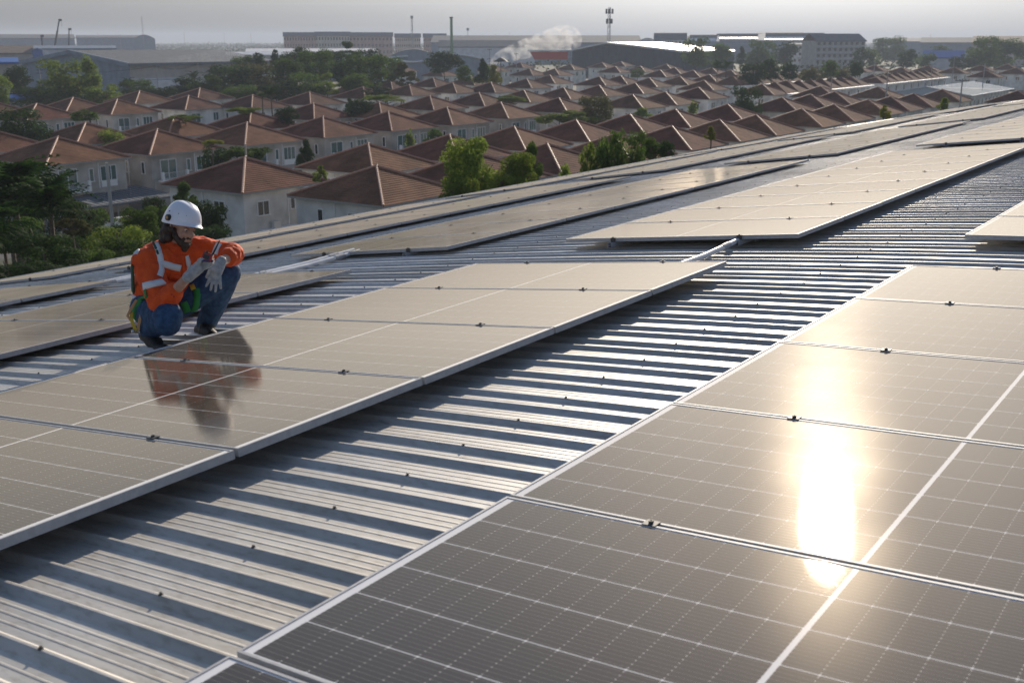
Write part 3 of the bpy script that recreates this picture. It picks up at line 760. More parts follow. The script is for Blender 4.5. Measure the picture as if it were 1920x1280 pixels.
# bottom left
palm(30, 385, 105, 58, 'leaf_dark', 'big dark palm clump at the left frame edge below the carport house', 26, 'palms at the bottom left')
palm(95, 400, 85, 54, 'leaf_dark', 'dark palm right of the big palm clump, before the carport', 22, 'palms at the bottom left')
palm(-20, 450, 90, 46, 'leaf_dark', 'dark palm low at the left frame edge above the eave panels', 20, 'palms at the bottom left')
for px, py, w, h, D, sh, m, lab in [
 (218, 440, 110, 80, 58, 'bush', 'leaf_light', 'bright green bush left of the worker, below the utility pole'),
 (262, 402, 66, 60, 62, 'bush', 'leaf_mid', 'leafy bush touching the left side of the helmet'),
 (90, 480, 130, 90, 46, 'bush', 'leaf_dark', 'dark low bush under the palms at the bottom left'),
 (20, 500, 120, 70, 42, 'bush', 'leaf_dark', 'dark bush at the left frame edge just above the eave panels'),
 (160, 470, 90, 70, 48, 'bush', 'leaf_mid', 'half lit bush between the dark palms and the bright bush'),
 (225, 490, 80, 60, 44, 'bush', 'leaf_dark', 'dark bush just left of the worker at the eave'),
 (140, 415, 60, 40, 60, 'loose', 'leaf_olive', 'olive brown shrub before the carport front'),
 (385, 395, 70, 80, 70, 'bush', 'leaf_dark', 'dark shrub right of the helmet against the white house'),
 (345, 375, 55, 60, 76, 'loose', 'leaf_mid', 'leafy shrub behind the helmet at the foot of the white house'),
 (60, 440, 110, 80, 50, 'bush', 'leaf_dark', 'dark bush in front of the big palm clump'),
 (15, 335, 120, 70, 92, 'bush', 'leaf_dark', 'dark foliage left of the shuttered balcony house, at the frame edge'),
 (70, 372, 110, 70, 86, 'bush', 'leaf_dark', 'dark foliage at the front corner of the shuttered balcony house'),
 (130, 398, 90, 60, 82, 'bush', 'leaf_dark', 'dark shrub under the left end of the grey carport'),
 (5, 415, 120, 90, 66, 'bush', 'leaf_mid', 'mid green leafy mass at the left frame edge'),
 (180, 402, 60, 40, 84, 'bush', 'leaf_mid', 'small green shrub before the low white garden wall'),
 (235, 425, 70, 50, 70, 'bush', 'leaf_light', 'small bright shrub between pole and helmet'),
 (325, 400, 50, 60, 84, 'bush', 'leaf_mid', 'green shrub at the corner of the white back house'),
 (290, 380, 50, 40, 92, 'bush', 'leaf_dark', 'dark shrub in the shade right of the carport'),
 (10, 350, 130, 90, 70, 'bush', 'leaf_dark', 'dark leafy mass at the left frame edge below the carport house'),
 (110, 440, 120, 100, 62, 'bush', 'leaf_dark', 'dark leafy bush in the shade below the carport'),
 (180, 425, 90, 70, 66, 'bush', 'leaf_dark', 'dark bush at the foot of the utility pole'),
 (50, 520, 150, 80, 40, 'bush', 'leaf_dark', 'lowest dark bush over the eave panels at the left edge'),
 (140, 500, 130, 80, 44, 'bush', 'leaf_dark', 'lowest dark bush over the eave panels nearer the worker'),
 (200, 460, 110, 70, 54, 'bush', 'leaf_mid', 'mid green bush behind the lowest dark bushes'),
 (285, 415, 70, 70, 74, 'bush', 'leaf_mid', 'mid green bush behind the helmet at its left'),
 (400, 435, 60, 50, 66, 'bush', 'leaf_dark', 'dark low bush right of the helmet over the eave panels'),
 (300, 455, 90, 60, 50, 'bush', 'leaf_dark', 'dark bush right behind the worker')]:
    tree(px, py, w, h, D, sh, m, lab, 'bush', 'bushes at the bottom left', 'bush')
# between the houses
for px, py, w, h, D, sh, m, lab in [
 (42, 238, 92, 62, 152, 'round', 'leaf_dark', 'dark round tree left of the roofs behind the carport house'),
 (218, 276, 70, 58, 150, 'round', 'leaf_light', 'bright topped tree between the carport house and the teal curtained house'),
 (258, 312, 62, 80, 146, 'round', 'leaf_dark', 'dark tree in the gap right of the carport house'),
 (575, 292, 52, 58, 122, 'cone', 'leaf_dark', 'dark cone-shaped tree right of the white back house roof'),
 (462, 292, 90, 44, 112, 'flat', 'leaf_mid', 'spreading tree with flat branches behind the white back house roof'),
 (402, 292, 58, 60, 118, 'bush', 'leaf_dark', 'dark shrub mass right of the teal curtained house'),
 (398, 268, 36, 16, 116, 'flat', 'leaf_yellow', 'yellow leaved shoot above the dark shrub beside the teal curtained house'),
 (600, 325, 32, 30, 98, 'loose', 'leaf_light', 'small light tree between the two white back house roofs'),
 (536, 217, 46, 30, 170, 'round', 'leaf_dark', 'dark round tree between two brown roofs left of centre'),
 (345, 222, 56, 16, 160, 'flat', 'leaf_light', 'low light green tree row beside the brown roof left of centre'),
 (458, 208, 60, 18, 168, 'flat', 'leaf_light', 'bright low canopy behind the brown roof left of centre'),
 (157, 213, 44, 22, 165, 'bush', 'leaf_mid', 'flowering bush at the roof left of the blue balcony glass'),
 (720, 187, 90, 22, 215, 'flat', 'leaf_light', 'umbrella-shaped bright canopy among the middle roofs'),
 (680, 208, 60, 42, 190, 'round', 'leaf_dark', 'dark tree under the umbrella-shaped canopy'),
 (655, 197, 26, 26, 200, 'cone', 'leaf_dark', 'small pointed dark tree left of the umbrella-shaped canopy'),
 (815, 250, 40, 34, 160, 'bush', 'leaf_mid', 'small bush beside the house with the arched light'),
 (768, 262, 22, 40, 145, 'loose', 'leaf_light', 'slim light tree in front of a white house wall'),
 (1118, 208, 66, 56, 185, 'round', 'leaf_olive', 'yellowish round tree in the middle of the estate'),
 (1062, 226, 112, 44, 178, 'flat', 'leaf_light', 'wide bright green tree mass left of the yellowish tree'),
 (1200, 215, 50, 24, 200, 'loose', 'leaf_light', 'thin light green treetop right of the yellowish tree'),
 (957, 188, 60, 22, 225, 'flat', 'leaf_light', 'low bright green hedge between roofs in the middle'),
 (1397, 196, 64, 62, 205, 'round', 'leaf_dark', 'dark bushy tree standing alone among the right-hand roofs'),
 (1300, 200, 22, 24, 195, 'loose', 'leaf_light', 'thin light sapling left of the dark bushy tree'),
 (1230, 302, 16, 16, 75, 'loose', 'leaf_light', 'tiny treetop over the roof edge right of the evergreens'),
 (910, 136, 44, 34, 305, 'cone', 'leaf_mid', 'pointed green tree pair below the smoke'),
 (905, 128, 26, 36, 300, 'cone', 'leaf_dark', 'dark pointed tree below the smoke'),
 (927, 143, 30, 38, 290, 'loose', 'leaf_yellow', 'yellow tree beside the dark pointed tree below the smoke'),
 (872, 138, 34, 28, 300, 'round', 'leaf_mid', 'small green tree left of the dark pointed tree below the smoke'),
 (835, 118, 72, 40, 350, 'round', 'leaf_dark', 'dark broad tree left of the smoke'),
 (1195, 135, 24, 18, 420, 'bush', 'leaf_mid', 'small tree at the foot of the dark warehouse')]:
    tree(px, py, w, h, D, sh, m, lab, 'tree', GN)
palm(508, 180, 20, 185, 'leaf_dark', 'small dark palm between roofs before the tree belt', 14)
palm(492, 183, 14, 190, 'leaf_dark', 'smaller palm left of the small dark palm before the tree belt', 12)
palm(240, 160, 17, 300, 'leaf_dark', 'palm in front of the grey warehouse wall, left one', 12)
palm(365, 150, 20, 310, 'leaf_dark', 'palm in front of the grey warehouse, right one beside the pole', 12)
palm(1345, 128, 18, 330, 'leaf_dark', 'pair of palms right of the dark warehouse, left one', 12)
palm(1362, 128, 18, 335, 'leaf_dark', 'pair of palms right of the dark warehouse, right one', 12)
# the belt
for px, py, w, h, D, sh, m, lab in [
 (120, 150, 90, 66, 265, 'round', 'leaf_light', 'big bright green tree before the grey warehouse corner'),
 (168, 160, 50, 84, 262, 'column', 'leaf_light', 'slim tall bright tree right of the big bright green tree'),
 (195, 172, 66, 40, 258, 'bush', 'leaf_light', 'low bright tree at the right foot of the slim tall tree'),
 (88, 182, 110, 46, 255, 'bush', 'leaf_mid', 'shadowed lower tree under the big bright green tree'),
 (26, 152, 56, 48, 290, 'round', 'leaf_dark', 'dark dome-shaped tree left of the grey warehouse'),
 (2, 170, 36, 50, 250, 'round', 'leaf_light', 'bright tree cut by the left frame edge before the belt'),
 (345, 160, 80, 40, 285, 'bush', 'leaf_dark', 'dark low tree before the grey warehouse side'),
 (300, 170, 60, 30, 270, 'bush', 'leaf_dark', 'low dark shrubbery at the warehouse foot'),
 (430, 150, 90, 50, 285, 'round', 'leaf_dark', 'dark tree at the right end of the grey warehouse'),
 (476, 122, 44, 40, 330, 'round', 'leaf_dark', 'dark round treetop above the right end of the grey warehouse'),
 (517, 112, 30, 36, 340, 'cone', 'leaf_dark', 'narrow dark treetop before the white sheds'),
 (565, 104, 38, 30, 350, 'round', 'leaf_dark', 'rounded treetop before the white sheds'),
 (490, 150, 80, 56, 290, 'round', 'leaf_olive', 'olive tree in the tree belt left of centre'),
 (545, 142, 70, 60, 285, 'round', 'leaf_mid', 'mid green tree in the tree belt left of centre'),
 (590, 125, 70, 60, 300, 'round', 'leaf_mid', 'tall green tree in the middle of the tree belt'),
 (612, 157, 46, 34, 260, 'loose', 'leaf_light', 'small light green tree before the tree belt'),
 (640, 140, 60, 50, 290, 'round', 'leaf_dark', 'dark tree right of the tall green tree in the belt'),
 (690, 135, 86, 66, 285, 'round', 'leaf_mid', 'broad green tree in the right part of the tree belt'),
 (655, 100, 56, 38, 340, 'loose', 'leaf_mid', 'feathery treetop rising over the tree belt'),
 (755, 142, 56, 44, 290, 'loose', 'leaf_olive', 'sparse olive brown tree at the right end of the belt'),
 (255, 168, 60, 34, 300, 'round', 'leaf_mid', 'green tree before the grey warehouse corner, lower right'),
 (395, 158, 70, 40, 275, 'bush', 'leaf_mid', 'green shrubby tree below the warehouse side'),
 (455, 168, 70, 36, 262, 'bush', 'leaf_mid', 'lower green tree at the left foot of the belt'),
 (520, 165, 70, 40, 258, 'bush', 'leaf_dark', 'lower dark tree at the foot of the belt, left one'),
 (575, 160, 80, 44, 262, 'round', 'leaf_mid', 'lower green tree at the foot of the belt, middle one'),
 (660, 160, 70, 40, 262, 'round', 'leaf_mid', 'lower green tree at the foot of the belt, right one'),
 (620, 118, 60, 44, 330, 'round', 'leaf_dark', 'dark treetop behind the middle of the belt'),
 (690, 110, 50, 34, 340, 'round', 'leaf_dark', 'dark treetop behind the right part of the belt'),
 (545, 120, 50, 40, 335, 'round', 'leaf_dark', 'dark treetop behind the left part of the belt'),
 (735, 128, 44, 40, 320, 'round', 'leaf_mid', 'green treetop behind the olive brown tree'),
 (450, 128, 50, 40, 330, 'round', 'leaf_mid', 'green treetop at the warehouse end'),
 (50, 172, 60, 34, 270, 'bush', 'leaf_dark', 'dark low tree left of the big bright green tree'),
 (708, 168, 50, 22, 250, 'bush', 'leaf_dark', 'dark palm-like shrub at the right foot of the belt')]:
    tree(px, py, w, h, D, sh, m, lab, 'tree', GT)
# right background
for px, py, w, h, D, sh, m, lab in [
 (1305, 98, 52, 50, 520, 'round', 'leaf_mid', 'green tree at the right end of the dark warehouse'),
 (1355, 104, 46, 40, 560, 'round', 'leaf_mid', 'hazy tree second right of the dark warehouse'),
 (1390, 103, 24, 30, 580, 'cone', 'leaf_dark', 'small pointed hazy tree between two broad ones'),
 (1425, 100, 54, 44, 600, 'round', 'leaf_mid', 'broad hazy tree left of the apartment block'),
 (1470, 98, 44, 38, 640, 'round', 'leaf_dark', 'hazy tree touching the apartment block'),
 (1410, 140, 54, 40, 330, 'round', 'leaf_dark', 'dark tree at the two pale posts, left one'),
 (1448, 130, 40, 34, 340, 'round', 'leaf_dark', 'dark tree at the pale posts, right one'),
 (1478, 132, 36, 32, 345, 'round', 'leaf_dark', 'dark tree right of the pale posts'),
 (1520, 136, 44, 28, 350, 'bush', 'leaf_olive', 'olive hedge tree right of the dark trees'),
 (1552, 130, 36, 30, 360, 'round', 'leaf_mid', 'mid green tree in the right-hand hedge'),
 (1578, 134, 30, 24, 365, 'bush', 'leaf_olive', 'low olive tree in the right-hand hedge'),
 (1606, 130, 28, 26, 370, 'round', 'leaf_dark', 'dark round tree at the right end of the hedge'),
 (1612, 108, 26, 34, 640, 'round', 'leaf_dark', 'hazy tree right of the apartment block foot'),
 (1635, 108, 30, 36, 650, 'round', 'leaf_mid', 'hazy broad tree right of the apartment block'),
 (1665, 92, 60, 40, 900, 'round', 'leaf_mid', 'large faded tree on the right skyline'),
 (1700, 110, 34, 30, 600, 'round', 'leaf_dark', 'dark hazy tree left of the blue roof'),
 (1735, 112, 34, 24, 620, 'round', 'leaf_mid', 'hazy tree just left of the blue roof'),
 (1760, 100, 40, 26, 800, 'round', 'leaf_mid', 'faded tree behind the blue roof'),
 (1840, 98, 60, 50, 620, 'round', 'leaf_mid', 'tall hazy tree right of the blue roof'),
 (1885, 100, 70, 46, 640, 'round', 'leaf_mid', 'wide hazy tree at the right frame edge'),
 (1805, 112, 40, 24, 600, 'bush', 'leaf_dark', 'dark hazy shrub right of the blue roof')]:
    tree(px, py, w, h, D, sh, m, lab, 'tree', GH)
# far-off woods that read as one mass, out to the horizon
mb = MB(); r = random.Random(5)
for _ in range(5200):
    D = 650 + 3600 * r.random() ** 1.2; px = r.uniform(-200, 2120)
    if D < 900 and r.random() < .45: continue
    g = at_d(px, D); hh = r.uniform(4, 9) * (1 + .0001 * D); w = r.uniform(6, 16) * (.8 + D / 2500)
    for k in range(12):
        a = r.uniform(0, 6.28); q = math.sqrt(r.random()); c = Vector((g.x + math.cos(a) * q * w, g.y + math.sin(a) * q * w, hh * r.uniform(.15, 1.0 - .35 * q)))
        s = r.uniform(.6, 1.4) * (.6 + D / 2600)
        t = Vector((r.gauss(0, 1), r.gauss(0, 1), r.gauss(0, .6))).normalized(); b = t.cross(Vector((r.gauss(0, 1), r.gauss(0, 1), 1))).normalized()
        mb.face([c - t * s, c - b * s, c + t * s, c + b * s])
tag(mb.build('distant_woods', M['leaf_far'], None, (0, 0, GROUND)), kind='stuff')

# ------------------------------------------------------------------ buildings beyond the estate
def wallmat(name, c, s=.12):
    m = noise_mat(name, tuple(x * (1 - s) for x in c), tuple(min(1, x * (1 + s)) for x in c), .35, .85); m.node_tree.nodes['Principled BSDF'].inputs['Specular IOR Level'].default_value = .15; return m
M['shed_blue'] = wallmat('shed_blue', (.20, .25, .32)); M['shed_warm'] = wallmat('shed_warm', (.36, .33, .30)); M['shed_roof'] = wallmat('shed_roof', (.13, .145, .165))
M['shed_dark'] = wallmat('shed_dark', (.045, .058, .078)); M['shed_white'] = wallmat('shed_white', (.62, .63, .66)); M['red'] = mat('red', (.48, .055, .035), .8)
M['blue'] = mat('blue', (.03, .12, .38), .5); M['pink'] = wallmat('pink', (.48, .30, .25)); M['cream'] = wallmat('cream', (.52, .47, .40)); M['white_metal'] = mat('white_metal', (.66, .67, .68), .5, .3)
M['grey_roof'] = wallmat('grey_roof', (.13, .14, .155)); M['brown_roof'] = wallmat('brown_roof', (.16, .12, .10)); M['concrete'] = wallmat('concrete', (.40, .39, .37))
M['mast'] = mat('mast', (.30, .31, .32), .5, .4); M['green_paint'] = mat('green_paint', (.05, .22, .06), .5); M['crane'] = mat('crane', (.05, .06, .08), .5); M['metal_blue'] = wallmat('metal_blue', (.36, .44, .52), .06)
M['pale_roof'] = wallmat('pale_roof', (.34, .36, .39))
def corr(mb, a, b, z0, z1, nrm, pitch=.6, m=0, horiz=False):
    """ribbed cladding between two ground points: real shallow folds"""
    a = Vector(a); b = Vector(b); L = (b - a).length; d = (b - a) / L; nrm = Vector(nrm)
    if horiz:
        n = max(2, int((z1 - z0) / pitch)); rows = []
        for i in range(n):
            z = z0 + (z1 - z0) * i / n; dz = (z1 - z0) / n
            for q, o in ((0, 0), (.5, .05), (.55, 0)): rows.append([(p + nrm * o) + Vector((0, 0, z + dz * q)) for p in (a, b)])
        rows.append([p + Vector((0, 0, z1)) for p in (a, b)])
        mb.grid(rows, m)
    else:
        n = max(2, int(L / pitch)); lo, hi = [], []
        for i in range(n):
            for q, o in ((0, 0), (.4, 0), (.5, .06), (.9, .06)):
                p = a + d * (L * (i + q) / n) + nrm * o; lo.append(p + Vector((0, 0, z0))); hi.append(p + Vector((0, 0, z1)))
        lo.append(b + Vector((0, 0, z0))); hi.append(b + Vector((0, 0, z1))); mb.grid([lo, hi], m)

# the big grey warehouse at left
P = at_d(240, 415); PL_ = at_x(38, P.x); PR = at_y(512, P.y); DX = PR.x - P.x; DY = PL_.y - P.y
ez = 10.6; pk = 14.6
t = empty('warehouse', P); tag(t, 'large grey metal warehouse with a low gable roof at far left behind the trees', 'warehouse')
mb = MB(); corr(mb, (0, 0, 0), (0, DY, 0), 4.6, ez - .9, (-1, 0, 0), .8, 0, True); corr(mb, (0, 0, 0), (0, DY, 0), 0, 4.6, (-1, 0, 0), 1.0)
mb.face([(0, 0, ez - .9), (0, DY, ez - .9), (0, DY, ez), (0, DY / 2, pk), (0, 0, ez)]); mb.box(.2, DX, DY - .2, DY, 0, ez); mb.build('gable_wall', M['shed_blue'], t)
mb = MB(); corr(mb, (0, 0, 0), (DX, 0, 0), 5.2, ez, (0, -1, 0), .8, 0, True); mb.build('side_wall', M['shed_warm'], t)
mb = MB(); corr(mb, (0, -.1, 0), (DX, -.1, 0), 0, 5.1, (0, -1, 0), 1.0); mb.box(0, DX, -.9, .02, 4.95, 5.25); mb.build('lower_wall', M['shed_white'], t)
mb = MB(); n = 60
for (ya, za), (yb, zb_) in (((-1.2, ez - .15), (DY / 2, pk + .1)), ((DY / 2, pk + .1), (DY + 1.2, ez - .15))):
    for i in range(n):
        x0, x1 = -1.2 + (DX + 1.2) * i / n, -1.2 + (DX + 1.2) * (i + 1) / n; k = .06 * (i % 2)
        mb.face([(x0, ya, za + k), (x1, ya, za + k), (x1, yb, zb_ + k), (x0, yb, zb_ + k)])
mb.box(-1.2, DX, -1.5, -1.2, ez - 1.1, ez - .05); mb.build('roof', M['shed_roof'], t)
mb = MB()
for (ya, za), (yb, zb_) in (((-1.3, ez), (DY / 2, pk + .25)), ((DY / 2, pk + .25), (DY + 1.3, ez))):
    mb.face([(-1.35, ya, za - 1.4), (-1.35, yb, zb_ - 1.4), (-1.35, yb, zb_), (-1.35, ya, za)]); 
mb.build('fascia', M['shed_blue'], t)
mb = MB(); mb.box(-.15, -1.5, 0, 0, 0, 0) if False else mb.tube([(-1.3, -1.3, ez + .1), (-1.3, DY / 2, pk + .35)], .16, 6); mb.build('gable_trim', M['white_metal'], t)
mb = MB(); yy = at_x(208, P.x).y - P.y; mb.box(-.12, .1, yy - 1.0, yy + 1.0, 1.0, 3.3); mb.build('door', M['dark'], t)
mb = MB(); mb.box(6, 22, -7, -.95, 0, 4.6); mb.build('annex', M['shed_white'], t)

def shed(px0, px1, ytop, D, depth, wallm, roofm, label, rise=.0, arc=0, name='shed', yaw=None, ov=.6, base=0, gable='x', h=None, group='sheds and factory halls on the skyline'):
    """a hall whose front stands square to its bearing; ytop = apparent eave height"""
    pm = (px0 + px1) / 2; g = at_d(pm, D); L = (px1 - px0) * D / 2059.4; hh = (z_at(pm, ytop, D) - GROUND) if h is None else h
    rz = math.atan2(g.y, g.x) - PI / 2 if yaw is None else yaw
    t = empty(name, g, rz); tag(t, label, 'building', group)
    mb = MB(); mb.box(-L / 2, L / 2, 0, depth, 0, hh); mb.build('wall', M[wallm], t)
    mb = MB(); n = 16
    if gable == 'x':     # ridge runs along the front
        rows = []
        for k in range(n + 1):
            q = k / n; y = -ov + (depth + 2 * ov) * q
            z = hh + (rise * (1 - abs(2 * q - 1)) if not arc else rise * math.sin(PI * q))
            rows.append([(-L / 2 - ov, y, z + .05), (L / 2 + ov, y, z + .05)])
        mb.grid(rows); mb.face([(-L / 2 - ov, -ov, hh - .5), (L / 2 + ov, -ov, hh - .5), (L / 2 + ov, -ov, hh + .05), (-L / 2 - ov, -ov, hh + .05)])
    else:                # gable or arch faces the viewer
        rows = []; pts = []
        for k in range(n + 1):
            q = k / n; x = -L / 2 - ov + (L + 2 * ov) * q
            z = hh + (rise * (1 - abs(2 * q - 1)) if not arc else rise * math.sin(PI * q))
            rows.append([(x, -ov, z + .05), (x, depth + ov, z + .05)]); pts.append((x, 0, z))
        mb.grid(rows)
        m2 = MB(); m2.face([(-L / 2, -.02, hh - .1)] + [(max(-L / 2, min(L / 2, p[0])), -.02, p[2]) for p in pts] + [(L / 2, -.02, hh - .1)]); m2.build('gable', M[wallm], t)
    mb.build('roof', M[roofm], t)
    return t, L, hh
def win_rows(t, L, hh, cols, floors, m='glass', wf=.5, hf=.5, stuff=False, bal=None):
    fh = hh / floors; cw = L / cols
    if stuff:
        mb = MB()
        for f in range(floors):
            for c in range(cols): x = -L / 2 + cw * (c + .5); z = fh * (f + .3); mb.box(x - cw * wf / 2, x + cw * wf / 2, -.06, .1, z, z + fh * hf)
        tag(mb.build('windows', M[m], t), kind='stuff'); return
    mb = MB(); mb.box(-cw * wf / 2, cw * wf / 2, -.06, .1, 0, fh * hf); me = mb.mesh('window', M[m])
    for f in range(floors):
        for c in range(cols): link('window', me, t, (-L / 2 + cw * (c + .5), 0, fh * (f + .3)))
t, L, hh = shed(62, 78, 96, 540, 6, 'blue', 'blue', 'bright blue gabled end block above the grey warehouse roof', 1.4, 0, 'shed', gable='y')
shed(78, 205, 91, 560, 14, 'shed_white', 'shed_blue', 'long low roof running right from the blue end block', 1.2)
shed(-60, 62, 100, 560, 30, 'shed_warm', 'brown_roof', 'brown roofed shed left of the blue end block', 3.4)
shed(-30, 22, 117, 350, 12, 'shed_warm', 'blue', 'blue roofed wall building at the left frame edge beside the grey warehouse', 1.2)
shed(-40, 125, 72, 1250, 60, 'shed_blue', 'grey_roof', 'far grey hall with a gently curved roof on the left skyline', 4.0, 1)
shed(155, 268, 71, 1250, 50, 'shed_blue', 'grey_roof', 'far low hall on the skyline behind the crane booms', 2.6, 1)
shed(255, 290, 74, 1200, 30, 'shed_blue', 'shed_blue', 'far blue domed hall end on the skyline below the thin mast', 4.4, 1, gable='y')
shed(8, 46, 186, 265, 6, 'concrete', 'blue', 'small shed with a blue sheet roof among the trees at far left', .8)
# pink apartment blocks
for px0, px1, yt, D, w, r, lab in [(535, 592, 68, 1000, 'pink', 'grey_roof', 'left end of the pink apartment blocks on the skyline'), (594, 655, 67, 1000, 'cream', 'grey_roof', 'middle pink and cream apartment block on the skyline'),
   (657, 735, 68, 1010, 'pink', 'grey_roof', 'longer pink apartment block with a hipped roof on the skyline'), (742, 788, 70, 1050, 'cream', 'grey_roof', 'low cream block under the pale mast on the skyline'), (795, 836, 70, 1050, 'pink', 'grey_roof', 'low pink block left of the green chimney')]:
    t, L, hh = shed(px0, px1, yt, D, 12, w, r, lab, 3.2, name='apartment_block', group='pink apartment blocks on the skyline'); win_rows(t, L, hh, 12, 4, 'glass', .55, .45, True)
shed(470, 700, 97, 820, 30, 'shed_white', 'shed_white', 'long white roofed shed strip behind the tree belt', 2.0)
shed(430, 560, 103, 640, 14, 'concrete', 'shed_white', 'lower pale shed strip behind the left part of the belt', 1.5)
t, L, hh = shed(815, 1195, 80, 900, 50, 'shed_blue', 'grey_roof', 'very long dark grey factory hall behind the smoke', 5.4)
t, L, hh = shed(826, 1000, 88, 760, 24, 'shed_white', 'grey_roof', 'lower dark roofed wing with white wall before the long factory hall', 4.2)
shed(1195, 1232, 80, 800, 30, 'shed_white', 'grey_roof', 'small arched hall right of the telecom tower', 3.0, 1, gable='y')
# halls with wavy roofs
def wavy(px0, px1, y0, D, depth, amp, waves, label):
    pm = (px0 + px1) / 2; g = at_d(pm, D); L = (px1 - px0) * D / 2059.4; hh = z_at(pm, y0, D) - GROUND
    t = empty('curved_roof_hall', g, math.atan2(g.y, g.x) - PI / 2); tag(t, label, 'building', 'wavy roofed halls')
    n = 40; f = lambda q: hh + amp * math.cos(2 * PI * waves * q)
    mb = MB(); mb.grid([[(-L / 2 + L * k / n, y, f(k / n)) for k in range(n + 1)] for y in (0, depth)]); mb.build('roof', M['grey_roof'], t)
    mb = MB(); mb.tube([(-L / 2 + L * k / n, -.1, f(k / n)) for k in range(n + 1)], .42, 6); mb.build('roof_edge', M['white_metal'], t)
    mb = MB()
    for k in range(n): a, b = k / n, (k + 1) / n; mb.face([(-L / 2 + L * a, .6, 0), (-L / 2 + L * b, .6, 0), (-L / 2 + L * b, .6, f(b) - .2), (-L / 2 + L * a, .6, f(a) - .2)])
    mb.build('wall', M['shed_blue'], t)
wavy(690, 905, 110, 500, 22, 1.5, 1.3, 'hall with a wavy roof edge left of the smoke, front one')
wavy(560, 760, 111, 540, 20, 1.2, 1.0, 'hall with a wavy roof behind the right part of the tree belt')
shed(735, 815, 104, 620, 20, 'shed_blue', 'grey_roof', 'arched dark hall behind the wavy roof edge', 3.2, 1, gable='y')
shed(700, 735, 124, 420, 8, 'shed_white', 'shed_white', 'small white flat building at the right end of the tree belt', .4)
# the dark warehouse with a red end
P = at_d(1073, 610); R_ = at_x(1285, P.x); W_ = P.y - R_.y
zt = lambda px, py: z_at(px, py, at_x(px, P.x).length) - GROUND
t = empty('warehouse', (P.x, P.y, GROUND)); tag(t, 'dark blue-grey warehouse with red end panel and pale roof edge beside the smoke', 'warehouse')
yt = lambda px: at_x(px, P.x).y - P.y
prof = [(1073, 97), (1138, 83), (1200, 89.5), (1285, 99.5)]
mb = MB(); pts = [(0, yt(px), zt(px, py)) for px, py in prof]; nn = 40
lo = [(0, yt(1073 + 212 * k / nn) , 0) for k in range(nn + 1)]
def ztop(px):
    for (a, za), (b, zb_) in zip(prof, prof[1:]):
        if px <= b: return zt(px, za + (zb_ - za) * (px - a) / (b - a))
    return zt(px, prof[-1][1])
rows = [[], []]
for k in range(nn * 3 + 1):
    px = 1073 + 212 * k / (nn * 3); o = .12 * (k % 3 == 1); rows[0].append((-o, yt(px), 0)); rows[1].append((-o, yt(px), ztop(px)))
mb.grid(rows); mb.face([(0, 0, 0), (60, 0, 0), (60, 0, ztop(1073)), (0, 0, ztop(1073))]); mb.face([(0, -W_, 0), (60, -W_, 0), (60, -W_, ztop(1285)), (0, -W_, ztop(1285))])
mb.build('wall', M['shed_dark'], t)
mb = MB(); e = [(yt(992), zt(992, 96.5))] + [(yt(px), ztop(px) + .3) for px, _ in prof] + [(yt(1287), ztop(1285) + .2)]
mb.grid([[(-1.2, y, z) for y, z in e], [(60, y, z) for y, z in e]]); mb.grid([[(-1.2, y, z) for y, z in e], [(-1.2, y, z + .7) for y, z in e]]); mb.grid([[(-1.2, y, z + .7) for y, z in e], [(60, y, z + .7) for y, z in e]])
mb.build('roof', M['white_metal'], t)
mb = MB(); mb.face([(-.5, yt(994), zt(994, 97)), (-.5, yt(1003), zt(1003, 112)), (-.5, yt(1066), zt(1066, 112)), (-.5, yt(1066), zt(1066, 97))]); mb.face([(-.5, yt(994), zt(994, 97)), (20, yt(994), zt(994, 97)), (20, yt(1003), zt(1003, 112)), (-.5, yt(1003), zt(1003, 112))])
mb.face([(-.5, yt(1003), zt(1003, 112)), (20, yt(1003), zt(1003, 112)), (20, yt(1066), zt(1066, 112)), (-.5, yt(1066), zt(1066, 112))]); mb.build('red_panel', M['red'], t)
# white block, bright roofs, apartment block on the right
t, L, hh = shed(1228, 1284, 74, 820, 14, 'shed_white', 'grey_roof', 'white three-storey building with a curved grey roof behind the dark warehouse', 4.4, 1, name='office_building'); win_rows(t, L, hh, 8, 4, 'glass', .5, .4)
t, L, hh = shed(1255, 1300, 92, 700, 10, 'shed_white', 'shed_white', 'low white annex at the right tip of the dark warehouse roof', .6)
for px0, px1, yt_, D, dp, rs, lab in [(1288, 1345, 78, 950, 40, 4.5, 'pale arched factory hall left of the bright roofs'), (1335, 1430, 74, 980, 60, 4.0, 'factory hall with a long dark ridge strip and pale roof'), (1425, 1545, 76, 960, 60, 5.2, 'factory hall with two dazzling roof strips')]:
    t, L, hh = shed(px0, px1, yt_, D, dp, 'shed_blue', 'pale_roof', lab, rs, group='pale factory halls on the right')
    mb = MB(); mb.box(-L * .40, L * .45, dp * .30, dp * .52, hh + rs * .70, hh + rs + .7); mb.build('ridge_vent', M['grey_roof'], t)
    mb = MB(); mb.face([(-L * .40, dp * .05, hh + rs * .1 + .25), (L * .40, dp * .05, hh + rs * .1 + .25), (L * .40, dp * .28, hh + rs * .56 + .25), (-L * .40, dp * .28, hh + rs * .56 + .25)]); mb.build('roof_strip', M['white_metal'], t)
t, L, hh = shed(1527, 1625, 77, 720, 16, 'concrete', 'grey_roof', 'five-storey grey apartment block with a hipped roof on the right', 4.2, name='apartment_block', yaw=math.radians(-38)); win_rows(t, L, hh, 9, 5, 'glass', .5, .5)
mb = MB()
for f in range(1, 5): mb.box(-L / 2, L / 2, -1.0, -.08, hh / 5 * f - .1, hh / 5 * f + .12)
mb.build('balcony', M['shed_white'], t)
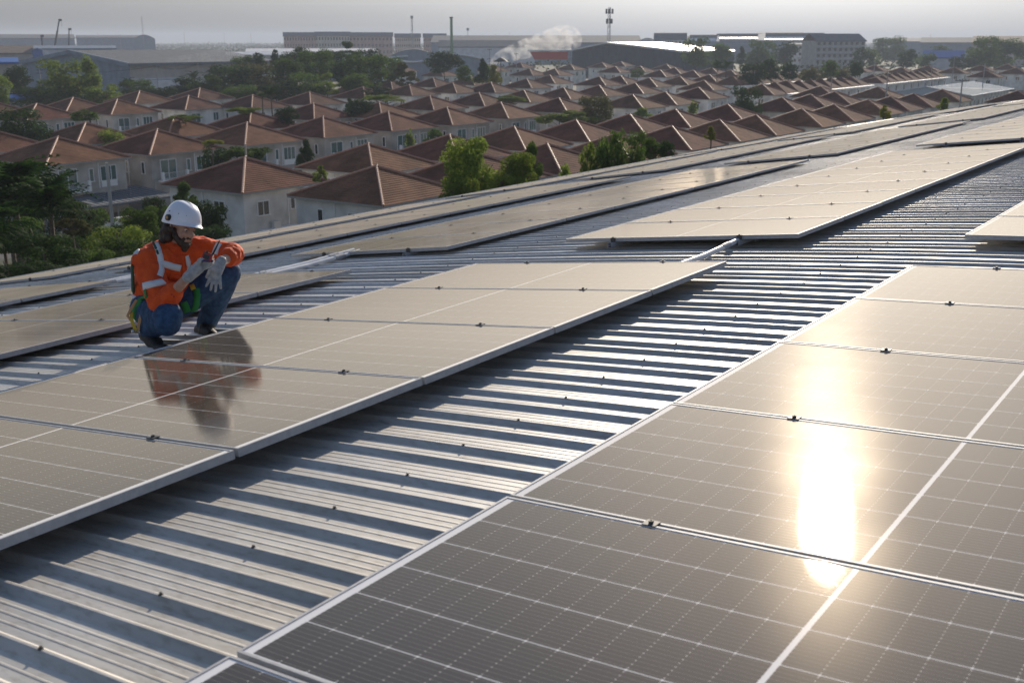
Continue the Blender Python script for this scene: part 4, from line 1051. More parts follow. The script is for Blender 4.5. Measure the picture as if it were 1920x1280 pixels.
t, L, hh = shed(1480, 1530, 84, 740, 14, 'shed_white', 'grey_roof', 'lower white block left of the grey apartment block', 1.0, name='apartment_block'); win_rows(t, L, hh, 6, 4, 'glass', .5, .45)
shed(1738, 1802, 108, 640, 16, 'shed_white', 'blue', 'bright blue gabled roof among the hazy trees on the right', 3.4)
shed(1675, 1735, 78, 1150, 40, 'shed_blue', 'grey_roof', 'grey hall on the right skyline', 3.0)
shed(1735, 1842, 80, 1000, 40, 'shed_blue', 'shed_roof', 'pale long hall behind the blue roof on the skyline', 4.0)
shed(1838, 1990, 80, 900, 50, 'shed_warm', 'brown_roof', 'long reddish brown roof at the right frame edge on the skyline', 4.5)
shed(1420, 1500, 66, 1700, 60, 'shed_blue', 'grey_roof', 'faint grey hall behind the bright factory roofs', 4.0)
# town house row and blue-grey metal roof by the right edge
TW = None
def townhouse():
    t = empty('town_house'); mb = MB(); mb.box(-4, 4, 0, 9, 0, 6.0); mb.build('wall', M['wall_w'], t)
    mb = MB(); mb.box(-4, 4, -1.4, .1, 5.6, 6.0); mb.box(-4, 4, -1.2, .05, 2.8, 3.05); mb.build('canopy', M['trim'], t)
    mb = MB(); mb.box(-4.03, -3.8, -1.2, .05, 0, 5.6); mb.build('party_wall', M['trim'], t)
    for x, z, w, h in ((-1.8, 3.2, 1.9, 2.0), (1.6, 3.5, 1.1, 1.4), (-1.4, .1, 2.6, 2.3)):
        mb = MB(); mb.box(x - w / 2, x + w / 2, -.08, .05, z, z + h); f = mb.build('window', M['trim'], t)
        for q in (0, 1): mb = MB(); mb.box(x - w / 2 + .06 + q * w / 2, x - .06 + q * w / 2, -.10, .0, z + .06, z + h - .06); mb.build('pane', M['glass'], f)
    mb = MB(); h = 2.5
    mb.face([(-4, -.3, 6.02), (4, -.3, 6.02), (0, 4.5, 6.02 + h)]); mb.face([(4, -.3, 6.02), (4, 9.3, 6.02), (0, 4.5, 6.02 + h)]); mb.face([(4, 9.3, 6.02), (-4, 9.3, 6.02), (0, 4.5, 6.02 + h)]); mb.face([(-4, 9.3, 6.02), (-4, -.3, 6.02), (0, 4.5, 6.02 + h)])
    mb.build('roof', M['tile2'], t)
    return t
k = 0
for rowx, rowy, n, tn in ((262, 100, 8, 'front left terrace'), (338, 100, 9, 'front right terrace'), (300, 128, 10, 'terrace behind')):
    for i in range(n):
        o = townhouse() if TW is None else copy_tree(TW)
        TW = TW or o
        o.location = (rowx + i * 8.05, rowy, GROUND); k += 1
        tag(o, 'white town house with dark hipped roof, %s from the left in the %s' % (NTH[i], tn), 'town house', 'terraces of white town houses on the right')
P = at_y(1845, 66, 180)
t = empty('metal_roof_building', (P.x, P.y, GROUND)); tag(t, 'low white building with a blue-grey ribbed metal roof at the right edge above the eave', 'building')
mb = MB(); mb.box(-17, 30, 0, 20, 0, 5.2); mb.build('wall', M['wall_w'], t)
mb = MB(); n = 60
for i in range(n):
    x0, x1 = -18 + 49 * i / n, -18 + 49 * (i + 1) / n; kz = .07 * (i % 2)
    mb.face([(x0, -1, 5.2 + kz), (x1, -1, 5.2 + kz), (x1, 10, 7.0 + kz), (x0, 10, 7.0 + kz)]); mb.face([(x0, 10, 7.0 + kz), (x1, 10, 7.0 + kz), (x1, 21, 5.2 + kz), (x0, 21, 5.2 + kz)])
mb.face([(-17.9, -1, 5.1), (-17.9, 21, 5.1), (-17.9, 10, 6.95)]); mb.build('roof', M['metal_blue'], t)
mb = MB(); mb.tube([(-18, -1.1, 5.15), (31, -1.1, 5.15)], .18, 6); mb.tube([(-18.1, -1, 5.2), (-18.1, 10, 7.1), (-18.1, 21, 5.2)], .18, 6); mb.build('gutter', M['white_metal'], t)
mb = MB(); mb.box(-.5, .5, -.08, .05, 0, 1.2); wme = mb.mesh('window', M['glass'])
for i in range(10): link('window', wme, t, (-14 + i * 4.2, 0, 2.6))
for i in range(4): link('window', wme, t, (-17, 3 + i * 4.6, 2.6), (0, 0, PI / 2))

# ------------------------------------------------------------------ cranes, masts, poles
def crane(px, ybase, pxt, ytip, D, label, rad=.55):
    g = at_d(px, D); b = Vector((0, 0, 3.0)); tip = at_d(pxt, D) - g; tip.z = z_at(pxt, ytip, D) - GROUND
    t = empty('mobile_crane', g); tag(t, label, 'crane', 'crane booms behind the grey warehouse')
    mb = MB(); mb.tube([b, b.lerp(tip, .5)], rad, 6); mb.tube([b.lerp(tip, .48), b.lerp(tip, .8)], rad * .78, 6); mb.tube([b.lerp(tip, .78), tip], rad * .58, 6); mb.build('boom', M['crane'], t)
    d = (tip - b).normalized(); hd = Vector((d.x, d.y, 0)); hd = hd.normalized() if hd.length > .01 else Vector((1, 0, 0))
    mb = MB(); mb.box(-.7, .7, -.4, .4, -.5, .5, 0, Matrix.Translation(tip + hd * .4)); mb.tube([tip + hd * .9, tip + hd * .9 - Vector((0, 0, 3))], .06, 4); mb.build('boom_head', M['crane'], t)
    mb = MB(); mb.box(-6, 6, -1.4, 1.4, 1.0, 2.2); mb.box(-2, 2.4, -1.3, 1.3, 2.2, 3.6); mb.build('carrier', M['crane'], t)
    mb = MB()
    for x in (-4.5, -3, 3, 4.5):
        for y in (-1.2, 1.2): mb.tube([(x, y - .2, .55), (x, y + .2, .55)], .55, 10)
    mb.build('wheels', M['dark'], t)
crane(90, 87, 117, 38, 600, 'tallest crane boom leaning right above the grey warehouse')
crane(125, 85, 133.5, 55, 640, 'shorter crane boom right of the tallest one', .45)
crane(81, 87, 80.5, 68, 620, 'stub of an upright crane boom left of the tallest one', .6)
def lattice(px, ytop, D, w, label, m='mast', head=None, name='mast'):
    g = at_d(px, D, ytop); H = z_at(px, ytop, D) - GROUND; t = empty(name, g, .4); tag(t, label, 'mast')
    mb = MB(); n = max(6, int(H / (w * 3))); 
    for k in range(3):
        a = 2 * PI * k / 3; mb.tube([(math.cos(a) * w, math.sin(a) * w, 0), (math.cos(a) * w * .6, math.sin(a) * w * .6, H)], w * .13, 4)
        for i in range(n):
            q0, q1 = i / n, (i + 1) / n; s0, s1 = w * (1 - .4 * q0), w * (1 - .4 * q1); b = a + 2 * PI / 3
            mb.tube([(math.cos(a) * s0, math.sin(a) * s0, H * q0), (math.cos(b) * s1, math.sin(b) * s1, H * q1)], w * .07, 3)
    mb.build('tower', M[m], t)
    if head: head(t, H, w)
    return t
lattice(265.5, 31, 900, .55, 'thin pale mast on the left skyline')
def drum(t, H, w):
    mb = MB(); mb.lathe([(.1, 0), (1.1, 0), (1.1, 2.2), (.1, 2.2)], (0, 0, H - 2.2), 8); mb.build('drum', M['mast'], t)
lattice(772, 30, 900, 1.0, 'pale mast with a drum on top above the cream blocks', 'mast', drum)
lattice(877, 53, 1000, .5, 'short faint mast right of the green chimney', 'mast', drum)
def antennas(t, H, w):
    for lev, n, r in ((H - 2.2, 6, 2.0), (H - 7.5, 5, 1.6)):
        for k in range(n):
            a = 2 * PI * k / n; mb = MB(); mb.box(-.25, .25, -.4, .4, -1.3, 1.3); mb.build('antenna', M['alu_dark'], t, (math.cos(a) * r, math.sin(a) * r, lev), (0, 0, a))
        mb = MB(); mb.lathe([(r - .3, lev - .8), (r, lev - .8), (r, lev - .65), (r - .3, lev - .65)], (0, 0, 0), 10); mb.build('platform', M['mast'], t)
lattice(1143, 14, 640, 1.2, 'telecom tower with clustered antennas standing behind the dark warehouse', 'mast', antennas, 'telecom_tower')
g = at_d(847, 760); H = z_at(847, 32, 760) - GROUND
t = empty('chimney', g); tag(t, 'slim green chimney on the skyline left of the smoke', 'chimney'); mb = MB(); mb.lathe([(.95, 0), (.85, H)], (0, 0, 0), 12); mb.build('stack', M['green_paint'], t)
mb = MB(); mb.lathe([(.9, H - .9), (1.2, H - .9), (1.2, H), (.6, H)], (0, 0, 0), 12); mb.build('rim', M['alu_dark'], t)
rr = random.Random(3)
for k, px in enumerate((30, 60, 183, 225, 345, 420, 470, 735, 905, 930, 955, 1000, 1245, 1455, 1745, 1850)):
    D = rr.uniform(1200, 1900)
    lattice(px, rr.uniform(60, 66), D, .5, 'faint thin mast, %s from the left of those far on the skyline' % NTH[k])['group'] = 'faint far masts on the skyline'
def pole(px, ytop, D, label, arms=1, rad=.13, name='utility_pole', m='concrete'):
    g = at_d(px, D, ytop); H = z_at(px, ytop, D) - GROUND; t = empty(name, g, rr.uniform(-.3, .3)); tag(t, label, 'pole', 'utility poles')
    mb = MB(); mb.tube([(0, 0, 0), (0, 0, H)], [rad, rad * .7], 8); mb.build('post', M[m], t)
    for k in range(arms):
        z = H - .35 - k * .9; mb = MB(); mb.box(-.06, .06, -1.1, 1.1, z, z + .12)
        for y in (-1, -.4, .4, 1): mb.lathe([(.04, 0), (.06, .08), (.03, .16), (.0, .2)], (0, y, z + .12), 6)
        mb.build('crossarm', M['alu_dark'], t)
    return g, H
pole(200, 305, 80, 'concrete utility pole standing before the grey carport', 0, .16)
pole(460, 270, 108, 'grey pole rising just behind the roof peak of the white back house', 0, .12)
pts = [pole(293, 124, 330, 'utility pole before the grey warehouse side, left one'), pole(371, 119, 320, 'utility pole before the grey warehouse side, right one'), pole(74, 130, 350, 'utility pole with crossarms before the warehouse gable', 2)]
for px, yt_, D, lab in [(1415, 130, 330, 'pale post before the dark trees on the right, left one'), (1432, 127, 335, 'pale post before the dark trees on the right, middle one'), (1560, 143, 250, 'utility pole at the left end of the white terrace'),
  (1665, 136, 240, 'dark utility pole in front of the terrace'), (1847, 120, 330, 'utility pole behind the terrace roofs'), (1805, 148, 200, 'dark utility pole at the metal roofed building'),
  (1748, 119, 400, 'utility pole above the far right roofs, left one'), (1790, 105, 420, 'utility pole above the far right roofs, right one'), (918, 92, 430, 'pole in the smoke, left one'), (968, 100, 430, 'pole with a crossarm in the smoke, right one'), (1640, 118, 420, 'utility pole left of the far right roofs'), (1500, 108, 450, 'utility pole beside the hazy trees')]:
    pts.append(pole(px, yt_, D, lab, 1, .15, 'utility_pole', 'concrete' if 'pale' in lab else 'mast'))
def wires(a, b, n, label):
    (g0, h0), (g1, h1) = a, b; mb = MB()
    for k in range(n):
        o = Vector((.7 * k - .7, 0, 0)); p0 = g0 + Vector((0, 0, h0)) + o; p1 = g1 + Vector((0, 0, h1)) + o
        mb.tube([p0.lerp(p1, i / 10) - Vector((0, 0, 1.2 * 4 * (i / 10) * (1 - i / 10))) for i in range(11)], .025, 3)
    tag(mb.build('power_line', M['alu_dark']), label, 'power line', 'power lines')
wires(pts[2], pts[0], 3, 'thin wires across the front of the grey warehouse'); wires(pts[0], pts[1], 3, 'thin wires between the two poles beside the grey warehouse')
wires(pts[5], pts[6], 3, 'thin wires along the front of the white terrace')
# gazebo by the smoke
g = at_d(939, 400); H = z_at(939, 108, 400) - GROUND; t = empty('garden_shelter', g); tag(t, 'dark umbrella-like shelter roof in front of the smoke', 'shelter')
mb = MB(); mb.lathe([(2.7, H - 1.5), (2.5, H - 1.3), (.9, H - .3), (0, H)], (0, 0, 0), 12); mb.build('roof', M['dark'], t)
mb = MB(); mb.tube([(0, 0, 0), (0, 0, H - .3)], .15, 6); mb.build('post', M['dark'], t)
# carport before the nearest balcony house
P0 = at_y(95, 100, 375); P1 = at_y(320, 100.5, 358); zc = z_at(318, 358, P1.length) - GROUND
t = empty('carport', (0, 0, GROUND)); tag(t, 'grey flat carport roof on thin posts before the shuttered balcony house', 'carport')
mb = MB(); n = 40
for i in range(n):
    x0 = P0.x + (P1.x - P0.x) * i / n; x1 = P0.x + (P1.x - P0.x) * (i + 1) / n; kz = .04 * (i % 2)
    mb.face([(x0, 99.5, zc - .25 + kz), (x1, 99.5, zc - .25 + kz), (x1, 106.6, zc + .35 + kz), (x0, 106.6, zc + .35 + kz)])
    mb.face([(x0, 99.5, zc - .45), (x1, 99.5, zc - .45), (x1, 99.5, zc - .25 + kz), (x0, 99.5, zc - .25 + kz)])
mb.build('roof', M['shed_roof'], t)
for i in range(5):
    x = P0.x + (P1.x - P0.x) * (.04 + .23 * i); mb = MB(); mb.box(x - .06, x + .06, 99.7, 99.82, 0, zc - .4); mb.build('post', M['mast'], t)
P0 = at_y(165, 93, 405); P1 = at_y(240, 93, 400)
t = empty('garden_wall', (P0.x, 93, GROUND)); tag(t, 'low white garden wall under the grey carport', 'wall'); mb = MB(); mb.box(0, P1.x - P0.x, 0, .2, 0, 1.5); mb.box(-.05, P1.x - P0.x + .05, -.05, .25, 1.5, 1.6); mb.build('wall', M['wall_w'], t)

# ------------------------------------------------------------------ smoke and haze
def vol(name, col, dens, aniso=.3, noise=None):
    m = bpy.data.materials.new(name); m.use_nodes = True; n = m.node_tree.nodes; l = m.node_tree.links; n.clear()
    o = n.new('ShaderNodeOutputMaterial'); v = n.new('ShaderNodeVolumePrincipled'); v.inputs['Color'].default_value = (*col, 1); v.inputs['Density'].default_value = dens; v.inputs['Anisotropy'].default_value = aniso
    l.new(v.outputs[0], o.inputs['Volume'])
    if noise:
        tc = n.new('ShaderNodeTexCoord'); nz = n.new('ShaderNodeTexNoise'); nz.inputs['Scale'].default_value = noise; nz.inputs['Detail'].default_value = 4; nz.inputs['Distortion'].default_value = .6
        mr = n.new('ShaderNodeMapRange'); mr.inputs['From Min'].default_value = .46; mr.inputs['From Max'].default_value = .68; mr.inputs['To Max'].default_value = dens
        l.new(tc.outputs['Object'], nz.inputs[0]); l.new(nz.outputs[0], mr.inputs[0]); l.new(mr.outputs[0], v.inputs['Density'])
    return m
HAZE = .00026
me = MB(); me.box(-120, 5200, -3200, 5200, GROUND - 1, 34)
hz = me.build('haze', vol('haze', (.76, .85, 1.0), HAZE, .05)); tag(hz, kind='stuff')
mb = MB(); g = at_d(930, 640, 110); n = 14; pts_ = []
for k in range(10):
    q = k / 9; px = 922 + 135 * q ** 1.1; py = 117 - 42 * q ** .8; c = at_d(px, 640 + 12 * q, py) - g; c.z = z_at(px, py, 640) - GROUND
    pts_.append((c, 2.6 + 6.0 * q))
rows = []
for c, r_ in pts_:
    rows.append([(c.x + r_ * 1.5 * math.cos(2 * PI * j / n) * RIGHT.x - 0 + RIGHT.x * 0, c.y + r_ * 1.5 * math.cos(2 * PI * j / n) * RIGHT.y, c.z + 1.0 * r_ * math.sin(2 * PI * j / n)) for j in range(n)])
mb = MB()
for c, r_ in pts_:
    b = len(mb.v); rows = [[(c.x + r_ * 1.25 * math.sin(PI * i / 8) * math.cos(2 * PI * j / n), c.y + r_ * 1.25 * math.sin(PI * i / 8) * math.sin(2 * PI * j / n), max(.1, c.z + r_ * math.cos(PI * i / 8))) for j in range(n)] for i in range(9)]
    mb.grid(rows, 0, True)
sm = mb.build('smoke', vol('smoke', (.96, .97, 1.0), .20, .3, .17), None, g); tag(sm, kind='stuff')
sm.scale.z = 1.0
md = sm.modifiers.new('merge', 'REMESH'); md.mode = 'VOXEL'; md.voxel_size = .9

# ------------------------------------------------------------------ the worker crouching between the rows
from mathutils.bvhtree import BVHTree
TOW = -fwd
TMP = bpy.data.scenes.new('modelling'); DROP = []
def cp(px, py, d):                    # joints laid out on their bearing at depth d
    return ray(px, py) * d
def blob(mb, c, r, n=10, sx=(1, 1, 1), ax=None):
    rows = []
    for i in range(n + 1):
        row = []
        for j in range(2 * n):
            v = Vector((sx[0] * math.sin(PI * i / n) * math.cos(PI * j / n), sx[1] * math.sin(PI * i / n) * math.sin(PI * j / n), sx[2] * math.cos(PI * i / n))) * r
            if ax is not None: v = ax @ v
            row.append(c + v)
        rows.append(row)
    mb.grid(rows, 0, True)
def chain(mb, pts, rad, n=14):
    P = []; Rr = []
    for i in range(len(pts) - 1):
        for k in range(4):
            t = k / 4; P.append(Vector(pts[i]).lerp(Vector(pts[i + 1]), t)); Rr.append(rad[i] + (rad[i + 1] - rad[i]) * t)
    P.append(Vector(pts[-1])); Rr.append(rad[-1])
    mb.tube(P, Rr, n)
    for p, r_ in zip(pts, rad): blob(mb, Vector(p), r_ * .99, 8)
def fuse(name, mb, mats, parent, voxel=.010, smooth=5, rough=0.0, rs=.06, group_m=None):
    me = mb.mesh(name + '_tmp', mats)
    o = bpy.data.objects.new(name + '_tmp', me); TMP.collection.objects.link(o)
    bm = bmesh.new(); bm.from_mesh(me); bmesh.ops.recalc_face_normals(bm, faces=bm.faces); bm.to_mesh(me); bm.free()
    m1 = o.modifiers.new('r', 'REMESH'); m1.mode = 'VOXEL'; m1.voxel_size = voxel
    m2 = o.modifiers.new('s', 'SMOOTH'); m2.iterations = smooth; m2.factor = .5
    TMP.view_layers[0].update(); dg = TMP.view_layers[0].depsgraph
    out_ = bpy.data.meshes.new_from_object(o.evaluated_get(dg)); out_.name = name
    TMP.collection.objects.unlink(o); DROP.append(o); DROP.append(me)
    if rough:
        cn = [(v.co.copy(), v.normal.copy()) for v in out_.vertices]; new = []
        for p, nr in cn:
            q = Vector((p.x / rs, p.y / rs, p.z / rs * .55)) + .35 * mnoise.noise_vector(p / rs * .8)
            w = (1 - 2.2 * abs(mnoise.noise(q))) * .55 + .45 * mnoise.noise(p / rs * .6) + .3 * (1 - 2.2 * abs(mnoise.noise(p / rs * 2.1)))
            new += (p + nr * w * rough)[:]
        out_.vertices.foreach_set('co', new); out_.update()
    out_.polygons.foreach_set('use_smooth', [True] * len(out_.polygons))
    out_.materials.clear(); [out_.materials.append(m) for m in (mats if isinstance(mats, list) else [mats])]
    ob = bpy.data.objects.new(name, out_); C.objects.link(ob)
    if parent: ob.parent = parent
    return ob
def cloth(name, c1, c2, scale, bump=.3, rough=.85, bd=.012):
    return noise_mat(name, c1, c2, scale, rough, 0, bump, 6, bdist=bd)
M['skin'] = noise_mat('skin', (.36, .20, .14), (.44, .26, .19), 30, .5)
M['orange'] = cloth('orange', (.56, .055, .003), (.70, .085, .006), 14, .9, .8, .03)
M['denim'] = cloth('denim', (.014, .042, .10), (.035, .085, .175), 26, .4, .9, .012)
M['boot'] = cloth('boot', (.012, .011, .010), (.025, .022, .020), 30, .3, .6)
M['glove'] = cloth('glove', (.27, .28, .29), (.40, .41, .42), 40, .5, .95)
M['glove_palm'] = mat('glove_palm', (.02, .035, .13), .6)
M['helmet'] = mat('helmet', (.74, .74, .80), .22, 0, **{'Coat Weight': .6, 'Coat Roughness': .08})
M['hair'] = noise_mat('hair', (.020, .010, .006), (.055, .028, .015), 60, .55, 0, .8, 5, (1, 1, .3), bdist=.01)
M['reflective'] = mat('reflective', (.62, .64, .66), .5)
M['green_strap'] = mat('green_strap', (.015, .20, .045), .75); M['dark_green'] = mat('dark_green', (.02, .07, .04), .8)
M['yellow_strap'] = mat('yellow_strap', (.55, .38, .03), .75); M['tan_strap'] = mat('tan_strap', (.50, .28, .13), .8)
M['red_plastic'] = mat('red_plastic', (.32, .012, .015), .4); M['black_plastic'] = mat('black_plastic', (.012, .012, .013), .4)
M['eye_white'] = mat('eye_white', (.7, .68, .65), .3)

hipR, hipL = cp(280, 578, 7.68), cp(322, 572, 7.80)
kneeR, heelR, ballR, toeR = cp(316, 592, 7.30), cp(274, 622, 7.56), cp(298, 655, 7.42), cp(312, 657, 7.32)
kneeL, ankL, heelL, toeL = cp(430, 512, 7.72), cp(390, 600, 7.96), cp(376, 618, 8.02), cp(398, 630, 7.80)
pelvis, waist, chest, neck0 = cp(297, 566, 7.74), cp(300, 535, 7.70), cp(316, 494, 7.62), cp(333, 462, 7.56)
shR, elR, wrR = cp(275, 492, 7.46), cp(303, 571, 7.34), cp(352, 520, 7.20)
shL, elL, wrL = cp(378, 470, 7.70), cp(437, 477, 7.58), cp(414, 492, 7.36)
headC = cp(341, 424, 7.50)
fdir = (RIGHT * .80 + TOW * .50 - UPV * .40).normalized()          # where he looks
hup = (UPV * .93 + fdir * .38); hup = (hup - fdir * hup.dot(fdir)).normalized(); hside = fdir.cross(hup).normalized()
HM = Matrix((hside, fdir, hup)).transposed()                       # head axes: x side, y front, z up
def hp(x, y, z): return headC + HM @ Vector((x, y, z))
# body: one continuous skin from head to feet
mb = MB()
blob(mb, hp(0, -.012, .035), .095, 12, (.80, 1.02, .95), HM); blob(mb, hp(0, .035, -.035), .072, 10, (.78, .85, 1.1), HM); blob(mb, hp(0, .055, -.088), .036, 8, (1.0, .9, .8), HM)
chain(mb, [hp(0, .092, .012), hp(0, .116, -.028)], [.010, .016], 8); blob(mb, hp(0, .108, -.032), .015, 6, (1.3, 1, .8), HM)
blob(mb, hp(.030, .080, -.030), .022, 6); blob(mb, hp(-.030, .080, -.030), .022, 6)                 # cheeks
chain(mb, [hp(-.045, .084, .030), hp(0, .096, .032), hp(.045, .084, .030)], [.013, .014, .013], 8)      # brow
chain(mb, [hp(-.02, .097, -.062), hp(.02, .097, -.062)], [.010, .010], 6); chain(mb, [hp(-.018, .094, -.076), hp(.018, .094, -.076)], [.010, .010], 6)
for s in (-1, 1): blob(mb, hp(.080 * s, -.005, -.012), .030, 8, (.35, .7, 1.1), HM)
chain(mb, [hp(0, -.02, -.06), neck0, chest], [.058, .062, .12])
chain(mb, [chest, waist, pelvis], [.14, .13, .13])
chain(mb, [chest, shR, elR, wrR], [.10, .06, .043, .030]); chain(mb, [chest, shL, elL, wrL], [.10, .06, .043, .030])
chain(mb, [pelvis, hipR, kneeR, heelR], [.11, .085, .06, .03]); chain(mb, [pelvis, hipL, kneeL, ankL], [.11, .085, .06, .03])
chain(mb, [wrR, cp(372, 503, 7.2)], [.030, .026]); chain(mb, [wrL, cp(404, 514, 7.32)], [.030, .026])
man = fuse('person', mb, M['skin'], None, .0075, 3)
tag(man, 'bearded worker in orange hi-vis jacket and white helmet crouching between panel rows with a radio', 'person')
for s in (-1, 1):
    e = MB(); blob(e, hp(.030 * s, .0800, .001), .0105, 8); e.build('eye', M['eye_white'], man, smooth=True)
    e = MB(); blob(e, hp(.030 * s, .0850, -.003), .0072, 6); e.build('pupil', M['black_plastic'], man, smooth=True)
    e = MB(); blob(e, hp(.030 * s, .0805, .0085), .0135, 8, (1.15, 1, .62), HM); e.build('eyelid', M['skin'], man, smooth=True)
    e = MB(); e.tube([hp(.012 * s, .109, .030), hp(.032 * s, .104, .036), hp(.052 * s, .090, .028)], [.004, .006, .003], 6); e.build('eyebrow', M['hair'], man)
# jacket
mb = MB()
chain(mb, [pelvis + UPV * -.01, waist, chest, neck0 - UPV * .02], [.172, .178, .178, .085])
blob(mb, chest.lerp(shR, .45), .145); blob(mb, chest.lerp(shL, .45), .135); chain(mb, [shR, shL], [.10, .10])
wr1 = elR.lerp(wrR, .42)
chain(mb, [shR, shR.lerp(elR, .5), elR, wr1], [.098, .088, .082, .066]); chain(mb, [shL, shL.lerp(elL, .5), elL, elL.lerp(wrL, .35)], [.092, .082, .074, .062])
blob(mb, pelvis + RIGHT * .06 + TOW * .10 - UPV * .05, .10); blob(mb, pelvis - RIGHT * .10 - UPV * .04, .09)
chain(mb, [neck0 + hside * .055 + UPV * .02, neck0 + fdir * .055 + UPV * .00, neck0 - hside * .055 + UPV * .02], [.026, .028, .026])      # collar
jacket = fuse('jacket', mb, M['orange'], man, .007, 3, .010, .075)
# trousers
mb = MB()
chain(mb, [pelvis, hipR, hipR.lerp(kneeR, .5), kneeR, kneeR.lerp(heelR, .85)], [.15, .13, .118, .094, .070])
chain(mb, [pelvis, hipL, hipL.lerp(kneeL, .5), kneeL, kneeL.lerp(ankL, .5), kneeL.lerp(ankL, 1.06)], [.15, .128, .108, .084, .080, .072])
blob(mb, kneeR - UPV * .045 + TOW * .02, .088); blob(mb, pelvis - UPV * .09, .13)
trousers = fuse('trousers', mb, M['denim'], man, .008, 4, .006, .07)
# boots
mb = MB(); chain(mb, [kneeR.lerp(heelR, .80), heelR, ballR, toeR], [.055, .056, .048, .038]); blob(mb, heelR - UPV * .02, .05)
b = fuse('boot', mb, M['boot'], man, .008, 3, .002, .03)
mb = MB(); chain(mb, [kneeL.lerp(ankL, .93), ankL - UPV * .01, (heelL + toeL) / 2, toeL], [.056, .06, .056, .044]); chain(mb, [heelL, toeL], [.048, .046])
b2 = fuse('boot', mb, M['boot'], man, .008, 3, .002, .03)
M['lace'] = mat('lace', (.05, .05, .05), .8)
def surf_path(obs, path, depth_hint=None):
    out = []
    for px, py in path:
        d = ray(px, py).normalized(); best = None
        for tr in obs:
            h = tr.ray_cast(Vector((0, 0, 0)), d)
            if h[0] is not None and (best is None or h[3] < best[3]): best = h
        if best: out.append((best[0], best[1]))
    return out
def bvh(o): return BVHTree.FromPolygons([v.co.copy() for v in o.data.vertices], [tuple(p.vertices) for p in o.data.polygons])
bj, bt, bb, bb2 = bvh(jacket), bvh(trousers), bvh(b), bvh(b2)
def ribbon(name, obs, path, w, m, th=.004, off=.004):
    # resample the path
    P = []
    for (x0, y0), (x1, y1) in zip(path, path[1:]):
        n = max(2, int(math.hypot(x1 - x0, y1 - y0) / 4)); P += [(x0 + (x1 - x0) * i / n, y0 + (y1 - y0) * i / n) for i in range(n)]
    P.append(path[-1]); S = surf_path(obs, P)
    if len(S) < 2: return
    mb = MB(); A, B, A2, B2 = [], [], [], []
    for i, (p, nr) in enumerate(S):
        d = (S[min(i + 1, len(S) - 1)][0] - S[max(i - 1, 0)][0]).normalized(); s = d.cross(nr).normalized() * w / 2
        A.append(p + nr * (off + th) - s); B.append(p + nr * (off + th) + s); A2.append(p - nr * .004 - s); B2.append(p - nr * .004 + s)
    mb.grid([A2, A, B, B2]); return mb.build(name, M[m], man, smooth=True)
J = [bj]; T = [bt]; JT = [bj, bt]
ribbon('reflective_band', J, [(269, 537), (280, 534), (293, 531), (307, 528)], .048, 'reflective')
ribbon('reflective_band', J, [(300, 493), (312, 496), (324, 500), (338, 503)], .045, 'reflective')
ribbon('reflective_band', J, [(403, 476), (406, 466), (411, 457)], .042, 'reflective')
ribbon('reflective_band', J, [(254, 478), (260, 466), (268, 457)], .035, 'reflective')
ribbon('harness_strap', J, [(288, 448), (296, 466), (301, 486), (303, 506), (299, 518)], .040, 'reflective')
ribbon('harness_strap', J, [(284, 447), (291, 463), (296, 478)], .014, 'dark_green', .006)
ribbon('harness_strap', J, [(348, 480), (352, 492), (356, 505)], .038, 'reflective')
ribbon('harness_strap', J, [(250, 497), (247, 512), (247, 530), (250, 548)], .03, 'dark_green')
ribbon('harness_strap', J, [(243, 548), (250, 556), (258, 562)], .03, 'reflective')
ribbon('harness_strap', JT, [(276, 548), (266, 560), (256, 572), (251, 588), (252, 600)], .055, 'green_strap')
ribbon('harness_strap', T, [(344, 566), (348, 574), (351, 584)], .050, 'green_strap')
ribbon('harness_strap', T, [(368, 541), (370, 552), (368, 570), (364, 582)], .045, 'green_strap')
ribbon('harness_strap', T, [(358, 540), (366, 536)], .04, 'yellow_strap')
ribbon('belt', J, [(245, 567), (258, 572), (270, 574)], .035, 'black_plastic')
ribbon('boot_lace', [bb2], [(388, 612), (393, 617), (398, 622)], .008, 'lace', .004); ribbon('boot_lace', [bb], [(300, 634), (304, 640), (307, 648)], .008, 'lace', .004)
# jacket placket, pocket flap, cuff buttons
ribbon('pocket_flap', J, [(318, 518), (330, 521), (340, 523)], .05, 'orange', .005); ribbon('placket', J, [(342, 478), (345, 500), (344, 520), (338, 545)], .030, 'orange', .005)
for q in ((322, 552), (326, 556)):
    S = surf_path(J, [q])
    if S: mb = MB(); blob(mb, S[0][0] + S[0][1] * .002, .006, 6); mb.build('button', M['red_plastic'], man, smooth=True)
# hanging tool straps at the hip
def hang(name, path, w, m):
    mb = MB(); P = [cp(*p) for p in path]; rows = []
    for i, p in enumerate(P):
        d = (P[min(i + 1, len(P) - 1)] - P[max(i - 1, 0)]).normalized(); s = d.cross(fwd).normalized() * w / 2
        rows.append([p - s - fwd * .002, p + s - fwd * .002, p + s + fwd * .004, p - s + fwd * .004])
    mb.grid(rows, 0, True); return mb.build(name, M[m], man)
hang('tool_strap', [(247, 585, 7.50), (246, 598, 7.46), (251, 611, 7.44), (256, 622, 7.44)], .022, 'yellow_strap')
hang('tool_strap', [(266, 575, 7.48), (264, 592, 7.45), (260, 608, 7.44), (259, 622, 7.44)], .020, 'tan_strap')
hang('tool_strap', [(256, 562, 7.5), (246, 578, 7.48), (239, 592, 7.47), (245, 600, 7.46)], .018, 'tan_strap')
mb = MB(); blob(mb, cp(250, 621, 7.44), .016, 8, (1, 1, .8)); mb.tube([cp(256, 618, 7.44), cp(262, 622, 7.44), cp(260, 628, 7.44)], .005, 6); mb.build('hook', M['steel'], man, smooth=True)
